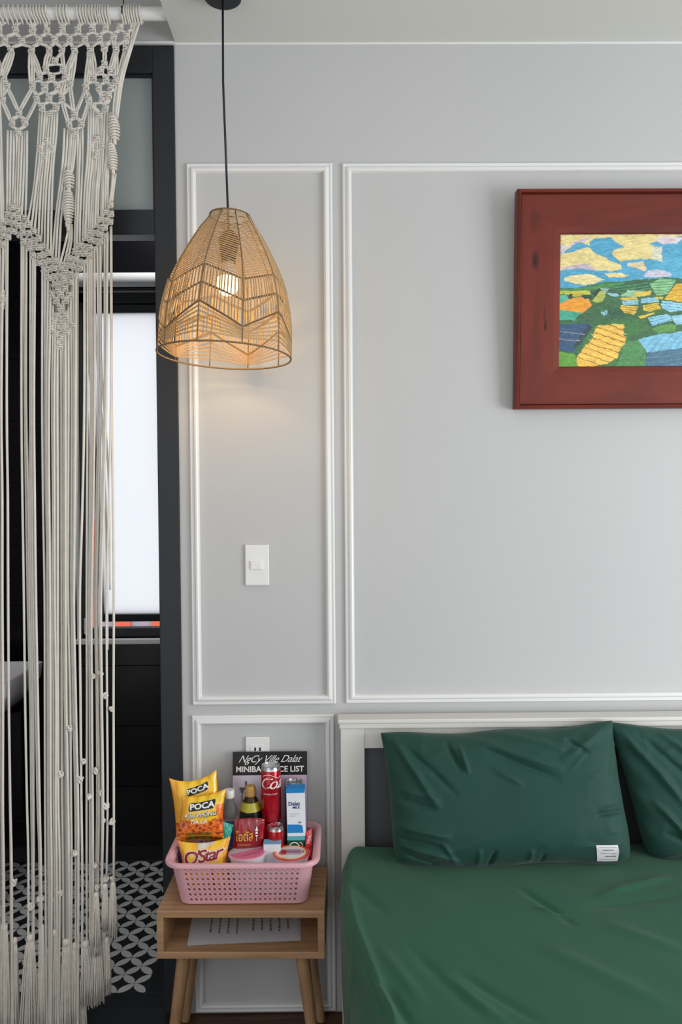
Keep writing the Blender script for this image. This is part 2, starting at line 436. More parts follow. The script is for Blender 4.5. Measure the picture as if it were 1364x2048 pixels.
# window: reveal, outer frame, top-hung frosted sash pushed outward, sill, roller blind
wn = tag(thing('window_1', None, None, (wx0, YB, wz0)), kind='structure')
P0 = Vector((wx0, YB, wz0))
def wpart(name, mb, m, **k):
    for i in range(len(mb.v)): mb.v[i] = mb.v[i]-P0
    return mb.build(name, m, wn, **k)
m = MB(); m.box((wx0, YB, wz0), (wx0+0.010, YB+0.14, wz1)); m.box((wx1-0.010, YB, wz0), (wx1, YB+0.14, wz1)); m.box((wx0+0.01, YB, wz1-0.008), (wx1-0.01, YB+0.14, wz1))
wpart('reveal', m, M['white_plastic'])
m = MB(); m.rbox((wx0-0.004, YB-0.022, wz0-0.020), (wx1, YB+0.06, wz0), 0.003); wpart('window_sill', m, M['white_plastic'])
fx0 = wx0+0.012; fx1 = wx1-0.012; fy = YB+0.03
m = MB(); fw = 0.026
m.rbox((fx0, fy, wz0), (fx0+fw, fy+0.05, wz1-0.008), 0.002); m.rbox((fx1-fw, fy, wz0), (fx1, fy+0.05, wz1-0.008), 0.002)
m.rbox((fx0, fy, wz0), (fx1, fy+0.05, wz0+0.038), 0.002); m.rbox((fx0, fy, wz1-0.05), (fx1, fy+0.05, wz1-0.008), 0.002)
wpart('window_frame', m, M['frame_dark'])
hz = wz1-0.052; hy = fy+0.035; Hs = (hz-(wz0+0.036))*1.0
ang = 0.02
while ang < 0.35 and W(270, 1242, hy+Hs*math.sin(ang)).z > hz-Hs*math.cos(ang): ang += 0.002
RX = Matrix.Translation(Vector((0, hy, hz))) @ Matrix.Rotation(ang, 4, 'X') @ Matrix.Translation(Vector((0, -hy, -hz)))
sx0, sx1 = fx0+fw+0.002, fx1-fw-0.002; sw = 0.034
m = MB()
for (a, b, c, e) in ((sx0, sx0+sw*0.62, hz-Hs, hz), (sx1-sw, sx1, hz-Hs, hz), (sx0, sx1, hz-sw, hz), (sx0, sx1, hz-Hs, hz-Hs+sw)):
    m.rbox((a, hy-0.014, c), (b, hy+0.02, e), 0.002, 1, xf=RX)
sash = wpart('sash', m, M['frame_dark'])
m = MB(); m.box((sx0+sw*0.6, hy-0.004, hz-Hs+sw-0.002), (sx1-sw+0.002, hy+0.002, hz-sw+0.002), xf=RX)
pa = wpart('pane', m, M['glass_frost']); pa.parent = sash
m = MB()
for (a, b, c, e) in ((sx0+sw*0.6-0.001, sx0+sw*0.6+0.002, hz-Hs+sw, hz-sw), (sx0+sw*.6, sx1-sw, hz-sw-0.003, hz-sw), (sx0+sw*.6, sx1-sw, hz-Hs+sw-0.001, hz-Hs+sw+0.003)):
    m.box((a, hy-0.016, c), (b, hy-0.012, e), xf=RX)
be = wpart('glazing_bead', m, M['silver']); be.parent = sash
m = MB(); m.rbox((fx0+0.012, fy-0.02, wz0+0.016), (fx0+0.034, fy+0.002, wz0+0.062), 0.004); m.rbox((fx0+0.016, fy-0.028, wz0+0.05), (fx0+0.030, fy-0.016, wz0+0.085), 0.003)
wpart('window_latch', m, M['white_plastic'])
bl = thing('roller_blind', 'white roller blind rolled up in its headbox above the bathroom window', 'blind', (wx0, YB, wz1))
m = MB(); cz = 0.028
m.lathe([(0.0, 0), (0.026, 0), (0.028, 0.002), (0.028, wx1-wx0+0.028), (0.026, wx1-wx0+0.03), (0, wx1-wx0+0.03)], n=24, xf=Matrix.Translation((-0.01, -0.029, cz)) @ Matrix.Rotation(PI/2, 4, 'Y'))
m.build('blind_roll', M['blind'], bl, smooth=True, ang=40)
m = MB(); m.rbox((-0.014, -0.06, -0.004), (-0.0105, 0, 0.06), 0.001); m.build('bracket', M['white_plastic'], bl)
m = MB(); m.rbox((0.0, -0.012, -0.013), (wx1-wx0, -0.002, -0.003), 0.003); m.build('bottom_bar', M['frame_dark'], bl)

# house across the street, seen through the gap of the open sash
YN = 9.0
hb = thing('neighbour_house', 'lilac and orange house front outside, glimpsed past the open bathroom sash', 'building', (-3.0, YN, -3))
top = W(186, 905, YN).z
m = MB(); m.box((-3, 0, 0), (3.5, 3, top+3)); m.build('wall', M['render'], hb)
for (a, b) in ((170, 181), (183, 192), (228, 262), (304, 336), (380, 410)):
    xa = W(a, 1200, YN).x+3; xb = W(b, 1200, YN).x+3
    m = MB(); m.rbox((xa, -0.06, 0.2), (xb, 0.0, (W(200, 1000, YN).z+3) if a < 200 else (W(200, 1150, YN).z+3)), 0.01)
    m.build('panel', M['brick'], hb)
m = MB(); m.rbox((-3.1, -0.2, top+3-0.12), (3.6, 0.3, top+3), 0.02); m.build('parapet', M['render'], hb)

# basin
bp = W(52, 1343, 0.55)
bs = thing('wash_basin', 'white ceramic wash basin in the dark bathroom behind the macrame', 'basin', (bp.x, 0.55, bp.z))
def basin(u, v):
    pass
m = MB()
def rrect(w_, d_, r_, n=6):
    pts = []
    for (cx, cy, a0) in ((w_/2-r_, d_/2-r_, 0), (-w_/2+r_, d_/2-r_, 90), (-w_/2+r_, -d_/2+r_, 180), (w_/2-r_, -d_/2+r_, 270)):
        for k in range(n+1):
            a = math.radians(a0+90*k/n); pts.append((cx+r_*math.cos(a), cy+r_*math.sin(a)))
    return pts
def loft(mb, secs, cap0=True, cap1=True, mi=0, xf=None):
    n = len(secs[0]); vs = [p for s_ in secs for p in s_]; fs = []
    for i in range(len(secs)-1):
        for j in range(n):
            a = i*n+j; b = i*n+(j+1) % n; fs.append((a, b, b+n, a+n))
    if cap0: fs.append(tuple(reversed(range(n))))
    if cap1: e = (len(secs)-1)*n; fs.append(tuple(e+j for j in range(n)))
    return mb.add(vs, fs, mi, xf)
def sec(w_, d_, r_, z, cx=0, cy=0, n=6): return [(x+cx, y+cy, z) for x, y in rrect(w_, d_, r_, n)]
secs = [sec(0.20, 0.20, 0.03, -0.17, -0.21), sec(0.28, 0.26, 0.03, -0.13, -0.20), sec(0.37, 0.34, 0.02, -0.055, -0.19), sec(0.38, 0.35, 0.02, 0, -0.19),
        sec(0.36, 0.33, 0.018, 0.0, -0.19), sec(0.33, 0.30, 0.03, -0.06, -0.19), sec(0.16, 0.16, 0.03, -0.12, -0.19)]
loft(m, secs); m.build('bowl', M['white_ceramic'], bs, smooth=True, ang=35)
m = MB(); m.lathe([(0.012, 0), (0.012, 0.12), (0.014, 0.125), (0, 0.125)], (-0.225, 0.15, 0.0), 16); m.tube([(-0.225, 0.15, 0.10), (-0.225, 0.08, 0.11), (-0.225, 0.04, 0.09)], 0.008, 8)
m.build('tap', M['silver'], bs, smooth=True, ang=40)
m = MB(); m.rbox((-0.38, 0.10, -0.6), (-0.06, 0.4, -0.175), 0.006); m.build('cabinet_base', M['tile_black'], bs)

# ------------------------------------------------------------------ macrame
YM = -0.10
def K(px, py, dy=0.0):
    p = W(px, py, YM); p.y += dy
    return p
rod = thing('curtain_rod', 'white round curtain rod carrying the macrame below the ceiling recess', 'rod', K(120, 28))
zr = K(120, 28).z; xr = K(120, 28).x
m = MB(); m.tube([(-1.6-xr+0.02, 0, 0), (XR-xr-0.001, 0, 0)], 0.0175, 20); m.build('rod_tube', M['white_plastic'], rod, smooth=True, ang=40)
hx = K(247, 0).x-xr
m = MB(); m.tube([(hx, 0, 3.12-zr), (hx, 0, 0.02), (hx+0.0, -0.0215, 0.008), (hx, -0.0215, -0.01), (hx, 0, -0.0215)], 0.0016, 6); m.build('hanging_wire', M['black_metal'], rod)

mc = thing('macrame_curtain', 'cream macrame rope hanging with knotted net, long strands and tassels in the doorway', 'macrame', (K(120, 28).x, YM, 0))
O = Vector(mc.location)
rm = random.Random(11)
CR = 0.0033
# square knot mesh (shared)
kn = MB()
for sx in (-1, 1): kn.tube([(sx*0.0024, 0, 0.011), (sx*0.0024, 0, -0.011)], 0.0023, 6)
for sz in (1, -1):
    kn.tube([(-0.0088, 0.001, sz*0.0020), (-0.006, -0.0048, sz*0.0040+sz*0.0012), (0, -0.0068, sz*0.0030), (0.006, -0.0048, sz*0.0026), (0.0088, 0.001, sz*0.0050)], 0.0023, 6)
    kn.tube([(-0.0085, 0.004, sz*0.004), (0, 0.0060, sz*0.0030), (0.0085, 0.004, sz*0.004)], 0.0025, 5)
for sx in (-1, 1):
    kn.tube([(sx*0.0055, 0.0, 0.0115), (sx*0.0092, -0.0035, 0.0065), (sx*0.0076, 0.001, 0.0), (sx*0.0092, -0.0030, -0.0055), (sx*0.0050, 0.0, -0.0115)], 0.0022, 6)
knot_me = kn.mesh('square_knot', M['rope'], smooth=True)
def knot(px, py, s=1.0, dy=0.0):
    o = link('square_knot', knot_me, mc)
    p = K(px, py, dy + rm.uniform(-0.002, 0.002))-O
    o.location = p; o.scale = (s*rm.uniform(0.92, 1.05), s, s*rm.uniform(0.92, 1.05)); o.rotation_euler = (rm.uniform(-.15, .15), rm.uniform(-0.22, 0.22), rm.uniform(-.2, .2))
net = MB()
def cord(mb, pts, r=CR, dy=0.0, n=6, sub=None):
    """catmull-rom through pixel points"""
    P = [K(p[0], p[1], dy+(p[2] if len(p) > 2 else 0))-O for p in pts]
    out = []
    Q = [P[0]*2-P[1]]+P+[P[-1]*2-P[-2]]
    for i in range(1, len(Q)-2):
        L_ = (Q[i+1]-Q[i]).length
        ns = sub or max(2, min(14, int(L_/0.03)+1))
        for k in range(ns):
            t = k/ns
            out.append(0.5*((2*Q[i])+(Q[i+1]-Q[i-1])*t+(2*Q[i-1]-5*Q[i]+4*Q[i+1]-Q[i+2])*t*t+(3*Q[i]-Q[i-1]-3*Q[i+1]+Q[i+2])*t**3))
    out.append(P[-1])
    mb.tube(out, r, n)
# loops over the rod
loops = [3, 12, 22, 31, 41, 50, 58, 66, 71, 77, 83, 89, 95, 117, 124, 131, 137, 158, 164, 170, 175, 182, 187, 194, 199, 203, 208, 214, 219, 246, 251, 256, 260, 265, 270, 276, 282]
for x in range(-40, 0, 9): loops.append(x)
lm = MB()
for x in loops:
    a = K(x, 28)-O; lean = 5 if x < 100 else 1.5
    b = K(x+lean, 46)-O
    dx = b.x-a.x; R = 0.0205
    pts = [(a.x+dx*0.2+R*0*math.cos(t), -R*math.sin(t)*1.0 if False else R*math.cos(t), a.z+R*math.sin(t)) for t in (2.9*PI/2*0.0, PI*0.25, PI*0.5, PI*0.75, PI)]
    pts = [(a.x, 0.0205, a.z-0.012), (a.x, 0.0205, a.z+0.004), (a.x, 0.0145, a.z+0.0145), (a.x, 0, a.z+0.0205), (a.x, -0.0145, a.z+0.0145), (a.x+dx*0.15, -0.0205, a.z), (a.x+dx*.6, -0.0185, a.z-0.014), (b.x, -0.006, b.z+0.003), (b.x, 0, b.z-0.004)]
    lm.tube(pts, 0.0026, 6)
o = lm.build('rod_loops', M['rope'], mc, smooth=True); o['kind'] = 'stuff'
rows = [
 [(-2, 60), (31.7, 60), (65.7, 61), (94, 60), (125.5, 60), (156, 60), (185, 58), (212, 55), (240, 53), (266, 51)],
 [(-20, 81), (10.5, 81), (44.6, 82), (78.6, 80), (110, 79), (139.6, 78), (170, 78), (199, 76), (227, 73), (254, 72)],
 [(-12, 101), (22, 102), (63, 100), (99, 100), (124, 100), (149, 101), (181, 101), (209, 98), (232, 98), (252, 97)],
]
for R_ in rows:
    for p in R_: knot(p[0], p[1], 0.86)
def join(a, b, n=2, mb=net, pad=7):
    for i in range(n):
        o_ = (i-(n-1)/2)*5.0
        cord(mb, [(a[0]+o_*0.8, a[1]+pad), ((a[0]+b[0])/2+o_, (a[1]+b[1])/2, rm.uniform(-.003, .003)), (b[0]+o_*0.8, b[1]-pad)], CR*0.95, n=5, sub=2)
for x in loops:   # cords from loops to row 1
    tgt = min(rows[0], key=lambda q: abs(q[0]-x))
    cord(net, [(x+3, 44), (x*0.4+tgt[0]*0.6, 50), (tgt[0]+(x-tgt[0])*0.25, 56)], CR*0.9, n=5, sub=2)
for A, B in zip(rows, rows[1:]):
    for b in B:
        lf = [a for a in A if a[0] <= b[0]+3]; rt = [a for a in A if a[0] > b[0]-3]
        if lf: join(max(lf, key=lambda q: q[0]), (b[0]-3, b[1]))
        if rt: join(min(rt, key=lambda q: q[0]), (b[0]+3, b[1]))
dm = [(110, 122), (92, 138), (126, 137), (79, 155), (103, 155), (131, 153), (65, 172), (90, 175), (116, 175), (140, 168), (73, 197), (98, 197), (124, 197), (84, 216), (112, 215), (99, 231),
      (7, 155), (14, 171), (5, 199), (38, 225), (24, 246), (50, 246), (37, 267),
      (209, 128), (201, 142), (221, 142), (187, 156), (212, 158), (232, 160), (172, 174), (198, 176), (222, 175), (178, 200), (205, 200), (218, 192), (186, 214), (211, 216), (198, 231),
      (149, 228), (138, 248), (163, 248), (149, 267), (93, 281), (80, 297), (103, 296), (90, 316), (194, 278), (181, 292), (206, 291), (192, 311), (236, 168)]
for p in dm: knot(p[0], p[1], 0.88)
for i, a in enumerate(dm):
    near = sorted([b for b in dm if b is not a and 8 < b[1]-a[1] < 32 and abs(b[0]-a[0]) < 30], key=lambda q: (q[0]-a[0])**2+(q[1]-a[1])**2)[:2]
    for b in near: join(a, b)
for a, b, n in [((22, 108), (7, 148), 4), ((63, 107), (80, 148), 3), ((63, 107), (64, 165), 3), ((99, 107), (92, 131), 3), ((124, 107), (110, 118), 2), ((124, 107), (127, 131), 2), ((149, 108), (131, 146), 3), ((149, 108), (141, 161), 3),
                ((181, 108), (186, 150), 4), ((181, 108), (173, 167), 3), ((209, 105), (209, 122), 2), ((232, 105), (222, 136), 3), ((232, 105), (233, 154), 2), ((252, 104), (236, 160), 3), ((-12, 108), (5, 150), 3),
                ((14, 176), (36, 219), 2), ((65, 178), (40, 219), 2), ((5, 205), (22, 240), 2), ((73, 203), (52, 240), 2), ((5, 160), (5, 192), 2), ((140, 173), (147, 222), 2), ((172, 180), (152, 222), 2),
                ((124, 203), (136, 242), 2), ((178, 206), (165, 242), 2), ((131, 160), (124, 192), 2), ((236, 174), (230, 235), 3)]: join(a, b, n, pad=-2)
# strands of the upper columns down to the zigzag band
def ytop(x):
    P = [(-60, 512), (-5, 450), (31, 404), (122, 532), (223, 402), (260, 360)]
    for (a, ya), (b, yb) in zip(P, P[1:]):
        if a <= x <= b: return ya+(yb-ya)*(x-a)/(b-a)
    return 430
up = []
for k in range(8): up.append([(17+k*5.4, 262), (16+k*5.3, 330), (14+k*5.1, ytop(14+k*5.1)+8)])
for k in range(8): up.append([(80+k*5.1, 226), (77+k*5.0, 270), (73+k*5.0, 320), (66+k*5.4, 380), (56+k*6.6, ytop(56+k*6.6)+8)])
for k in range(3): up.append([(130+k*5, 258), (126+k*5, 330), (112+k*6, 430), (105+k*6, ytop(105+k*6)+6)])
for k in range(3): up.append([(143+k*5, 268), (140+k*3, 330), (140+k*1, 346)])
for k in range(3): up.append([(138+k*2.5, 448), (133+k*5, 480), (120+k*8, ytop(120+k*8)+4)])
for k in range(3): up.append([(156+k*5, 258), (154+k*5, 330), (151+k*5, 420), (149+k*5, ytop(149+k*5)+8)])
for k in range(9): up.append([(178+k*4.6, 222), (176+k*4.5, 310), (170+k*4.6, 380), (166+k*5, ytop(166+k*5)+8)])
for k in range(3): up.append([(216+k*3, 225), (214+k*3, 300), (208+k*4, 360), (206+k*5, ytop(206+k*5)+8)])
for k in range(2): up.append([(226+k*4, 346), (224+k*4, 372), (220+k*3, 408)])
for k in range(3): up.append([(280-k*4, 46), (262-k*3, 100), (244-k*3, 160), (235-k*3, 236)])
for k in range(3): up.append([(-8+k*4, 200), (-4+k*4, 330), (0+k*4, 445)])
for pts in up:
    cm = MB(); cord(cm, [(x+rm.uniform(-.6, .6), y, rm.uniform(-.004, .004)) for x, y in pts]); cm.build('cord', M['rope'], mc, smooth=True)
# zigzag net band
band = []
for i in range(-3, 24):
    x = -3+i*10.2
    if x > 224: break
    nrow = 4
    for k in range(nrow):
        y = ytop(x)+7+16*k
        if x > 214 and k > 2: continue
        band.append((x, y)); knot(x+rm.uniform(-1, 1), y+rm.uniform(-1.5, 1.5), 0.84, rm.uniform(-0.005, 0.003))
for a in band:
    for b in band:
        if 5 < b[0]-a[0] < 16 and abs(b[1]-a[1]) < 22 and rm.random() < 0.5:
            cord(net, [(a[0]+3, a[1]+2), (b[0]-3, b[1]-2)], CR*0.9, 0.003, 5, 1)
tail = [(113, 600), (131, 600), (122, 615), (104, 588), (140, 590), (122, 588), (116, 632), (129, 630), (122, 645), (108, 643), (137, 641), (102, 657), (147, 650), (111, 668), (134, 664), (122, 676), (120, 692), (4, 588), (8, 600), (2, 612), (122, 660)]
for p in tail: knot(*p)
for i, a in enumerate(tail):
    for b in tail:
        if 6 < b[1]-a[1] < 26 and abs(b[0]-a[0]) < 18: cord(net, [(a[0], a[1]+4), (b[0], b[1]-4)], CR, 0.002, 5, 1)
o = net.build('net_cords', M['rope'], mc, smooth=True); o['kind'] = 'stuff'
# spiral braids
def spiral(x0, y0, x1, y1, wpx, turns):
    mb = MB(); A = K(x0, y0, -0.006)-O; B = K(x1, y1, -0.006)-O; Wd = wpx*0.0014/2
    nb = int((y1-y0)/5.2)
    for k in range(nb):
        t = (k+0.5)/nb; c = A.lerp(B, t); env = 0.55+0.45*math.sin(PI*t); a = math.sin(t*turns*PI)*0.35
        hw = Wd*env
        mb.tube([c+Vector((-hw, 0.004, -a*0.01)), c+Vector((-hw*0.7, -0.005, -a*.006)), c+Vector((0, -0.0085, 0.0015)), c+Vector((hw*0.7, -0.005, a*.006)), c+Vector((hw, 0.004, a*0.01)), c+Vector((0, 0.008, 0))], 0.0031, 6)
    mb.tube([A+Vector((0, 0, 0.01)), B-Vector((0, 0, 0.012))], 0.005, 8)
    mb.build('spiral_braid', M['rope'], mc, smooth=True)
spiral(227, 236, 231, 282, 20, 1); spiral(223, 290, 228, 342, 17, 1); spiral(138, 344, 140, 378, 19, 1); spiral(138, 384, 138, 444, 20, 1); spiral(138, 440, 138, 456, 9, 1)
# long strands
def yb_(x): return ytop(max(-50, min(222, x)))+64
S8 = [-8, -3, 1, 6, 11, 16, 43, 47, 52, 61, 66, 71] + [85+i*5.2 for i in range(14)] + [169, 174, 179, 184, 190, 195, 200, 209, 214, 222]
S12 = [-9, -3, 2, 8, 13, 19, 48, 53, 59, 64, 69, 75] + [90, 94, 98, 103, 107, 112, 117, 122, 127, 132, 136, 141, 145, 149] + [160, 172, 176, 180, 184, 188, 192, 199, 204, 213, 226]
S16 = [-8, -2, 3, 9, 17, 23, 54, 60, 65, 68, 77, 82] + [91, 95, 99, 104, 109, 114, 118, 123, 133, 137, 142, 149, 153, 157] + [163, 172, 178, 183, 186, 192, 197, 204, 208, 215, 226]
S17 = [-8, -2, 4, 11, 19, 26, 57, 62, 66, 68, 81, 85] + [92, 96, 101, 106, 111, 116, 121, 125, 134, 139, 143, 150, 155, 158] + [165, 172, 178, 182, 187, 190, 195, 203, 206, 213, 226]
n = min(len(S8), len(S12))
ends = {}
for i in range(len(S12)):
    x8 = S8[min(i, len(S8)-1)]
    y0 = yb_(x8)-14
    if 98 < x8 < 146: y0 = max(y0, 590+(22-abs(x8-122))*3.6)
    ye = 2095 if i < 26 else 1990
    if i == len(S12)-1: ye = 1762
    if i in (len(S12)-2,): ye = 1764
    if i in (len(S12)-3, len(S12)-4): ye = 1790
    if 26 <= i < 33: ye = 1930
    xs = x8+(rm.uniform(-1, 1))
    dyb = rm.uniform(-0.012, 0.010)
    pts = [(xs, y0, 0), (x8, 800, dyb), (S12[i]*0.5+x8*0.5+rm.uniform(-1.2, 1.2), 1000, dyb), (S12[i], 1200, dyb), (S12[i]*.5+S16[i]*.5+rm.uniform(-1.5, 1.5), 1400, dyb), (S16[i], 1600, dyb), (S17[i], min(ye-4, 1755), dyb)]
    if ye > 1780: pts.append((S17[i]+rm.uniform(-3, 3)*(1 if i < 26 else 0.5), ye, dyb))
    cm = MB(); cord(cm, pts, CR*rm.uniform(0.92, 1.1)); cm.build('cord', M['rope'], mc, smooth=True)
# crossing strand seen in front of the window, and a limp back layer behind the dense middle
for pts in ([(187, 575), (189, 640), (196, 760), (206, 900), (212, 1100), (214, 1300)], [(204, 470), (198, 600), (199, 640), (203, 760), (216, 960), (219, 1180)],
            [(186, 1030), (181, 1090), (184, 1150), (181, 1230), (178, 1300)], [(84, 560), (84, 800), (92, 1100), (89, 1400), (90, 1700), (88, 2000)]):
    cm = MB(); cord(cm, pts, CR*0.9, 0.006); cm.build('cord', M['rope'], mc, smooth=True)
for i in range(11):
    x = 88+i*6.2
    cm = MB(); cord(cm, [(x+2, 555+rm.uniform(-10, 20)), (x+rm.uniform(-2, 2), 900), (94+i*5, 1250), (95+i*4.2, 1600), (96+i*4.4, 1900)], CR, 0.014); cm.build('cord', M['rope'], mc, smooth=True)
# overhand knots on strands
om = MB()
for k in range(3):
    a0 = k*2.1
    om.tube([(0.0052*math.cos(t+a0), 0.0052*math.sin(t+a0)*0.9, 0.004*math.sin(t*1.5+k)+(k-1)*0.0022) for t in [i*0.6 for i in range(12)]], 0.0030, 6)
oh = om.mesh('overhand_knot', M['rope'], smooth=True)
for (x, y, s) in [(224, 1417, 1), (212, 1391, 1), (140, 1455, 1.1), (123, 1547, 1.1), (161, 1558, 1.15), (193, 1540, 1.1), (203, 1585, 1.1), (179, 1592, 1.1), (213, 1611, 1.2), (225, 1643, 1.1), (152, 1705, 1.15), (187, 1352, .9), (202, 1346, .9),
                  (168, 1522, .9), (28, 1763, 1.2), (62, 1812, 1.3), (82, 1796, 1.3), (195, 1773, 1.1), (213, 1757, 1.1), (226, 1756, 1), (64, 1812, 1.2), (106, 1797, .8), (121, 1784, 1), (207, 1640, .9), (191, 1730, 1)]:
    o = link('overhand_knot', oh, mc); o.location = K(x, y, -0.003)-O; o.scale = (s, s, s); o.rotation_euler = (rm.uniform(-.5, .5), rm.uniform(-.5, .5), rm.uniform(0, 3))
# tassels
def tassel(x, y0, y1, w0, w1, dy=0.0, n=34, lean=0):
    mb = MB(); U = 0.0014; A = K(x, y0, dy)-O; B = K(x+lean, y1, dy)-O
    for k in range(n):
        a = 2*PI*k*0.618; rr_ = math.sqrt((k+0.5)/n)
        r_0 = w0*U/2*rr_*0.75; r_1 = w1*U/2*rr_
        e = rm.uniform(-0.012, 0.006)
        pts = []
        for t in (0, 0.12, 0.35, 0.65, 1.0):
            r_ = r_0+(r_1-r_0)*t**0.7
            c = A.lerp(B, t)
            pts.append(c+Vector((math.cos(a)*r_+rm.uniform(-.0008, .0008), math.sin(a)*r_*0.7, e*t)))
        mb.tube(pts, [0.0019, 0.0020, 0.0020, 0.0018, 0.0011], 4)
    mb.lathe([(0, 0.006), (w0*U*0.42, 0.004), (w0*U*0.5, -0.003), (w0*U*0.46, -0.012), (w0*U*0.36, -0.014)], tuple(A), 12)
    mb.build('tassel', M['tassel'], mc, smooth=True)
for a in [(227, 1766, 1868, 10, 20, -0.004), (212, 1768, 1852, 11, 15, -0.008), (195, 1784, 1900, 10, 24, -0.012), (196, 1890, 1998, 20, 30, -0.006, 44), (172, 1885, 2008, 14, 32, 0.0, 44, 4), (213, 1880, 1985, 10, 20, 0.004), (205, 1870, 1992, 12, 18, 0.008),
          (150, 1890, 2075, 12, 24, 0.004), (133, 1880, 2090, 14, 26, -0.004), (112, 1860, 2100, 16, 30, 0.0, 44), (97, 1900, 2100, 14, 26, 0.006), (86, 1850, 2060, 8, 16, -0.008), (62, 1870, 2100, 14, 46, -0.006, 60, -4), (76, 1950, 2100, 10, 30, 0.004), (28, 1880, 2100, 12, 26, 0.002),
          (10, 1850, 2100, 14, 30, -0.004, 44), (-6, 1830, 2100, 14, 30, 0.004), (163, 1960, 2080, 8, 20, 0.012)]: tassel(*a)

# ------------------------------------------------------------------ pendant lamp
YP = WZ(445.5, -1, ZC-0.028).y
pc = W(449, 712, YP); pt = W(456, 430, YP)
Hs_ = (pt-pc).z
PX = pc.x; PZ = pc.z
pl = thing('pendant_lamp', 'woven tan paper-cord dome pendant lamp lit over the nightstand', 'lamp', (PX, YP, PZ))
dirn = Matrix.Rotation(math.radians(2.6), 4, 'Y') @ Matrix.Rotation(math.radians(-2.0), 4, 'X')
LS = (YP+2.25)/2.0; HL = 0.362*LS
prf = [(0.1715, 0), (0.1695, 0.08), (0.166, 0.115), (0.161, 0.138), (0.147, 0.195), (0.1195, 0.252), (0.0916, 0.301), (0.069, 0.338), (0.046, 0.362)]
def rad(s):
    h = s*0.362
    for (ra, ha), (rb, hb_) in zip(prf, prf[1:]):
        if ha <= h <= hb_: return ra+(rb-ra)*(h-ha)/(hb_-ha)
    return prf[-1][0]
# smooth the profile by sampling
_rs = np.array([rad(i/100) for i in range(101)])*LS; _k = np.ones(13)/13
_rs2 = np.convolve(np.pad(_rs, 6, mode='edge'), _k, 'valid')
def rad(s): return float(np.interp(s, np.linspace(0, 1, 101), _rs2))
NR = 10; A0 = math.radians(-90-14)
def SP(a, s, dr=0.0):
    r = rad(s)+dr
    return dirn @ Vector((r*math.cos(a), r*math.sin(a), s*HL))
for k in range(NR):
    m = MB(); a = A0+2*PI*k/NR
    m.tube([SP(a, i/16) for i in range(17)], 0.0016, 6); m.build('rib', M['rattan_dark'], pl, smooth=True)
m = MB(); m.tube([SP(2*PI*i/60, 0) for i in range(61)], 0.0024, 8); m.build('rim', M['rattan_dark'], pl, smooth=True)
m = MB(); m.tube([SP(2*PI*i/40, 1) for i in range(41)], 0.0022, 8)
for k in range(3): a = k*2*PI/3; m.tube([SP(a, 1), dirn @ Vector((0, 0, HL))], 0.0014, 5)
m.build('top_ring', M['rattan_dark'], pl, smooth=True)
def chord(mb, k, sa, sb, r=0.00105, ta=0.0, tb=1.0, mi=0, j=0.0):
    a = A0+2*PI*(k+ta)/NR; b = A0+2*PI*(k+tb)/NR
    pa_ = SP(a, sa); pb_ = SP(b, sb); pts = []
    for i in range(6):
        t = i/5; arc = SP(a+(b-a)*t, sa+(sb-sa)*t); ch = pa_.lerp(pb_, t); pts.append(ch.lerp(arc, 0.55))
    mb.tube(pts, r, 5, mi, cap=False)
wv = MB(); rw = random.Random(5)
pk = lambda k: (k % 2 == 0)     # peak at even ribs
for k in range(NR):
    def seg_(sp, sv, **q):
        if pk(k): chord(wv, k, sp, sv, **q)
        else: chord(wv, k, sv, sp, **q)
    nl = 29
    for i in range(nl):
        t = i/(nl-1); sm = 0.50+0.490*t; amp = 0.047*(1-t)**0.8
        j = rw.uniform(-.0025, .0025)
        for o2 in (0, 0.0058): seg_(min(0.998, sm+amp+j+o2), min(0.998, sm-amp-j+o2), r=0.00085)
    zz = [(0.533, 0.437), (0.40, 0.288), (0.272, 0.113)]
    for (p, v) in zz:
        seg_(p, v, r=0.0015, mi=1); seg_(p-0.008, v-0.008, r=0.0013, mi=1)
    for (p0, v0), (p1, v1) in ((zz[0], zz[1]), (zz[1], zz[2])):
        nn = 13
        for i in range(nn):
            t = (i+0.5)/nn+rw.uniform(-.012, .012); t2 = t+rw.uniform(-.02, .02)
            if pk(k): s0 = p0+(v0-p0)*t; s1 = p1+(v1-p1)*t2
            else: s0 = v0+(p0-v0)*t; s1 = v1+(p1-v1)*t2
            a = A0+2*PI*(k+t)/NR; b = A0+2*PI*(k+t2)/NR
            for o2 in (-0.0027, 0.0027):
                o3 = o2*0.165/rad(s0)*1.9
                wv.tube([SP(a+o3, s0), SP((a+b)/2+o3, (s0+s1)/2), SP(b+o3, s1)], 0.00095, 5, cap=False)
    for i in range(6):
        t = (i+1)/6
        for o2 in (0, -0.0075): seg_(0.272-0.20*t+o2, 0.113-0.075*t+o2, r=0.0010)
o = wv.build('cord_weave', [M['rattan'], M['rattan_dark']], pl, smooth=True); o['kind'] = 'stuff'
cp = W(445.5, 0, YP)
cx_ = cp.x-PX; cabz = PZ+HL
m = MB(); m.tube([Vector((cx_, 0, ZC-0.02-PZ)), Vector((cx_*0.75, 0, 0.7)), dirn @ Vector((0, 0, 0.30))], 0.0029, 8); m.build('cable', M['black_metal'], pl, smooth=True)
m = MB(); m.lathe([(0.0, -0.028), (0.043, -0.028), (0.047, -0.025), (0.047, 0.0), (0, 0)], (cx_, 0, ZC-PZ-0.0005), 40); m.build('canopy', M['black_metal'], pl, smooth=True, ang=35)
bz = W(449, 567, YP).z-PZ; st_ = W(450, 474, YP).z-PZ; sb_ = W(450, 523, YP).z-PZ
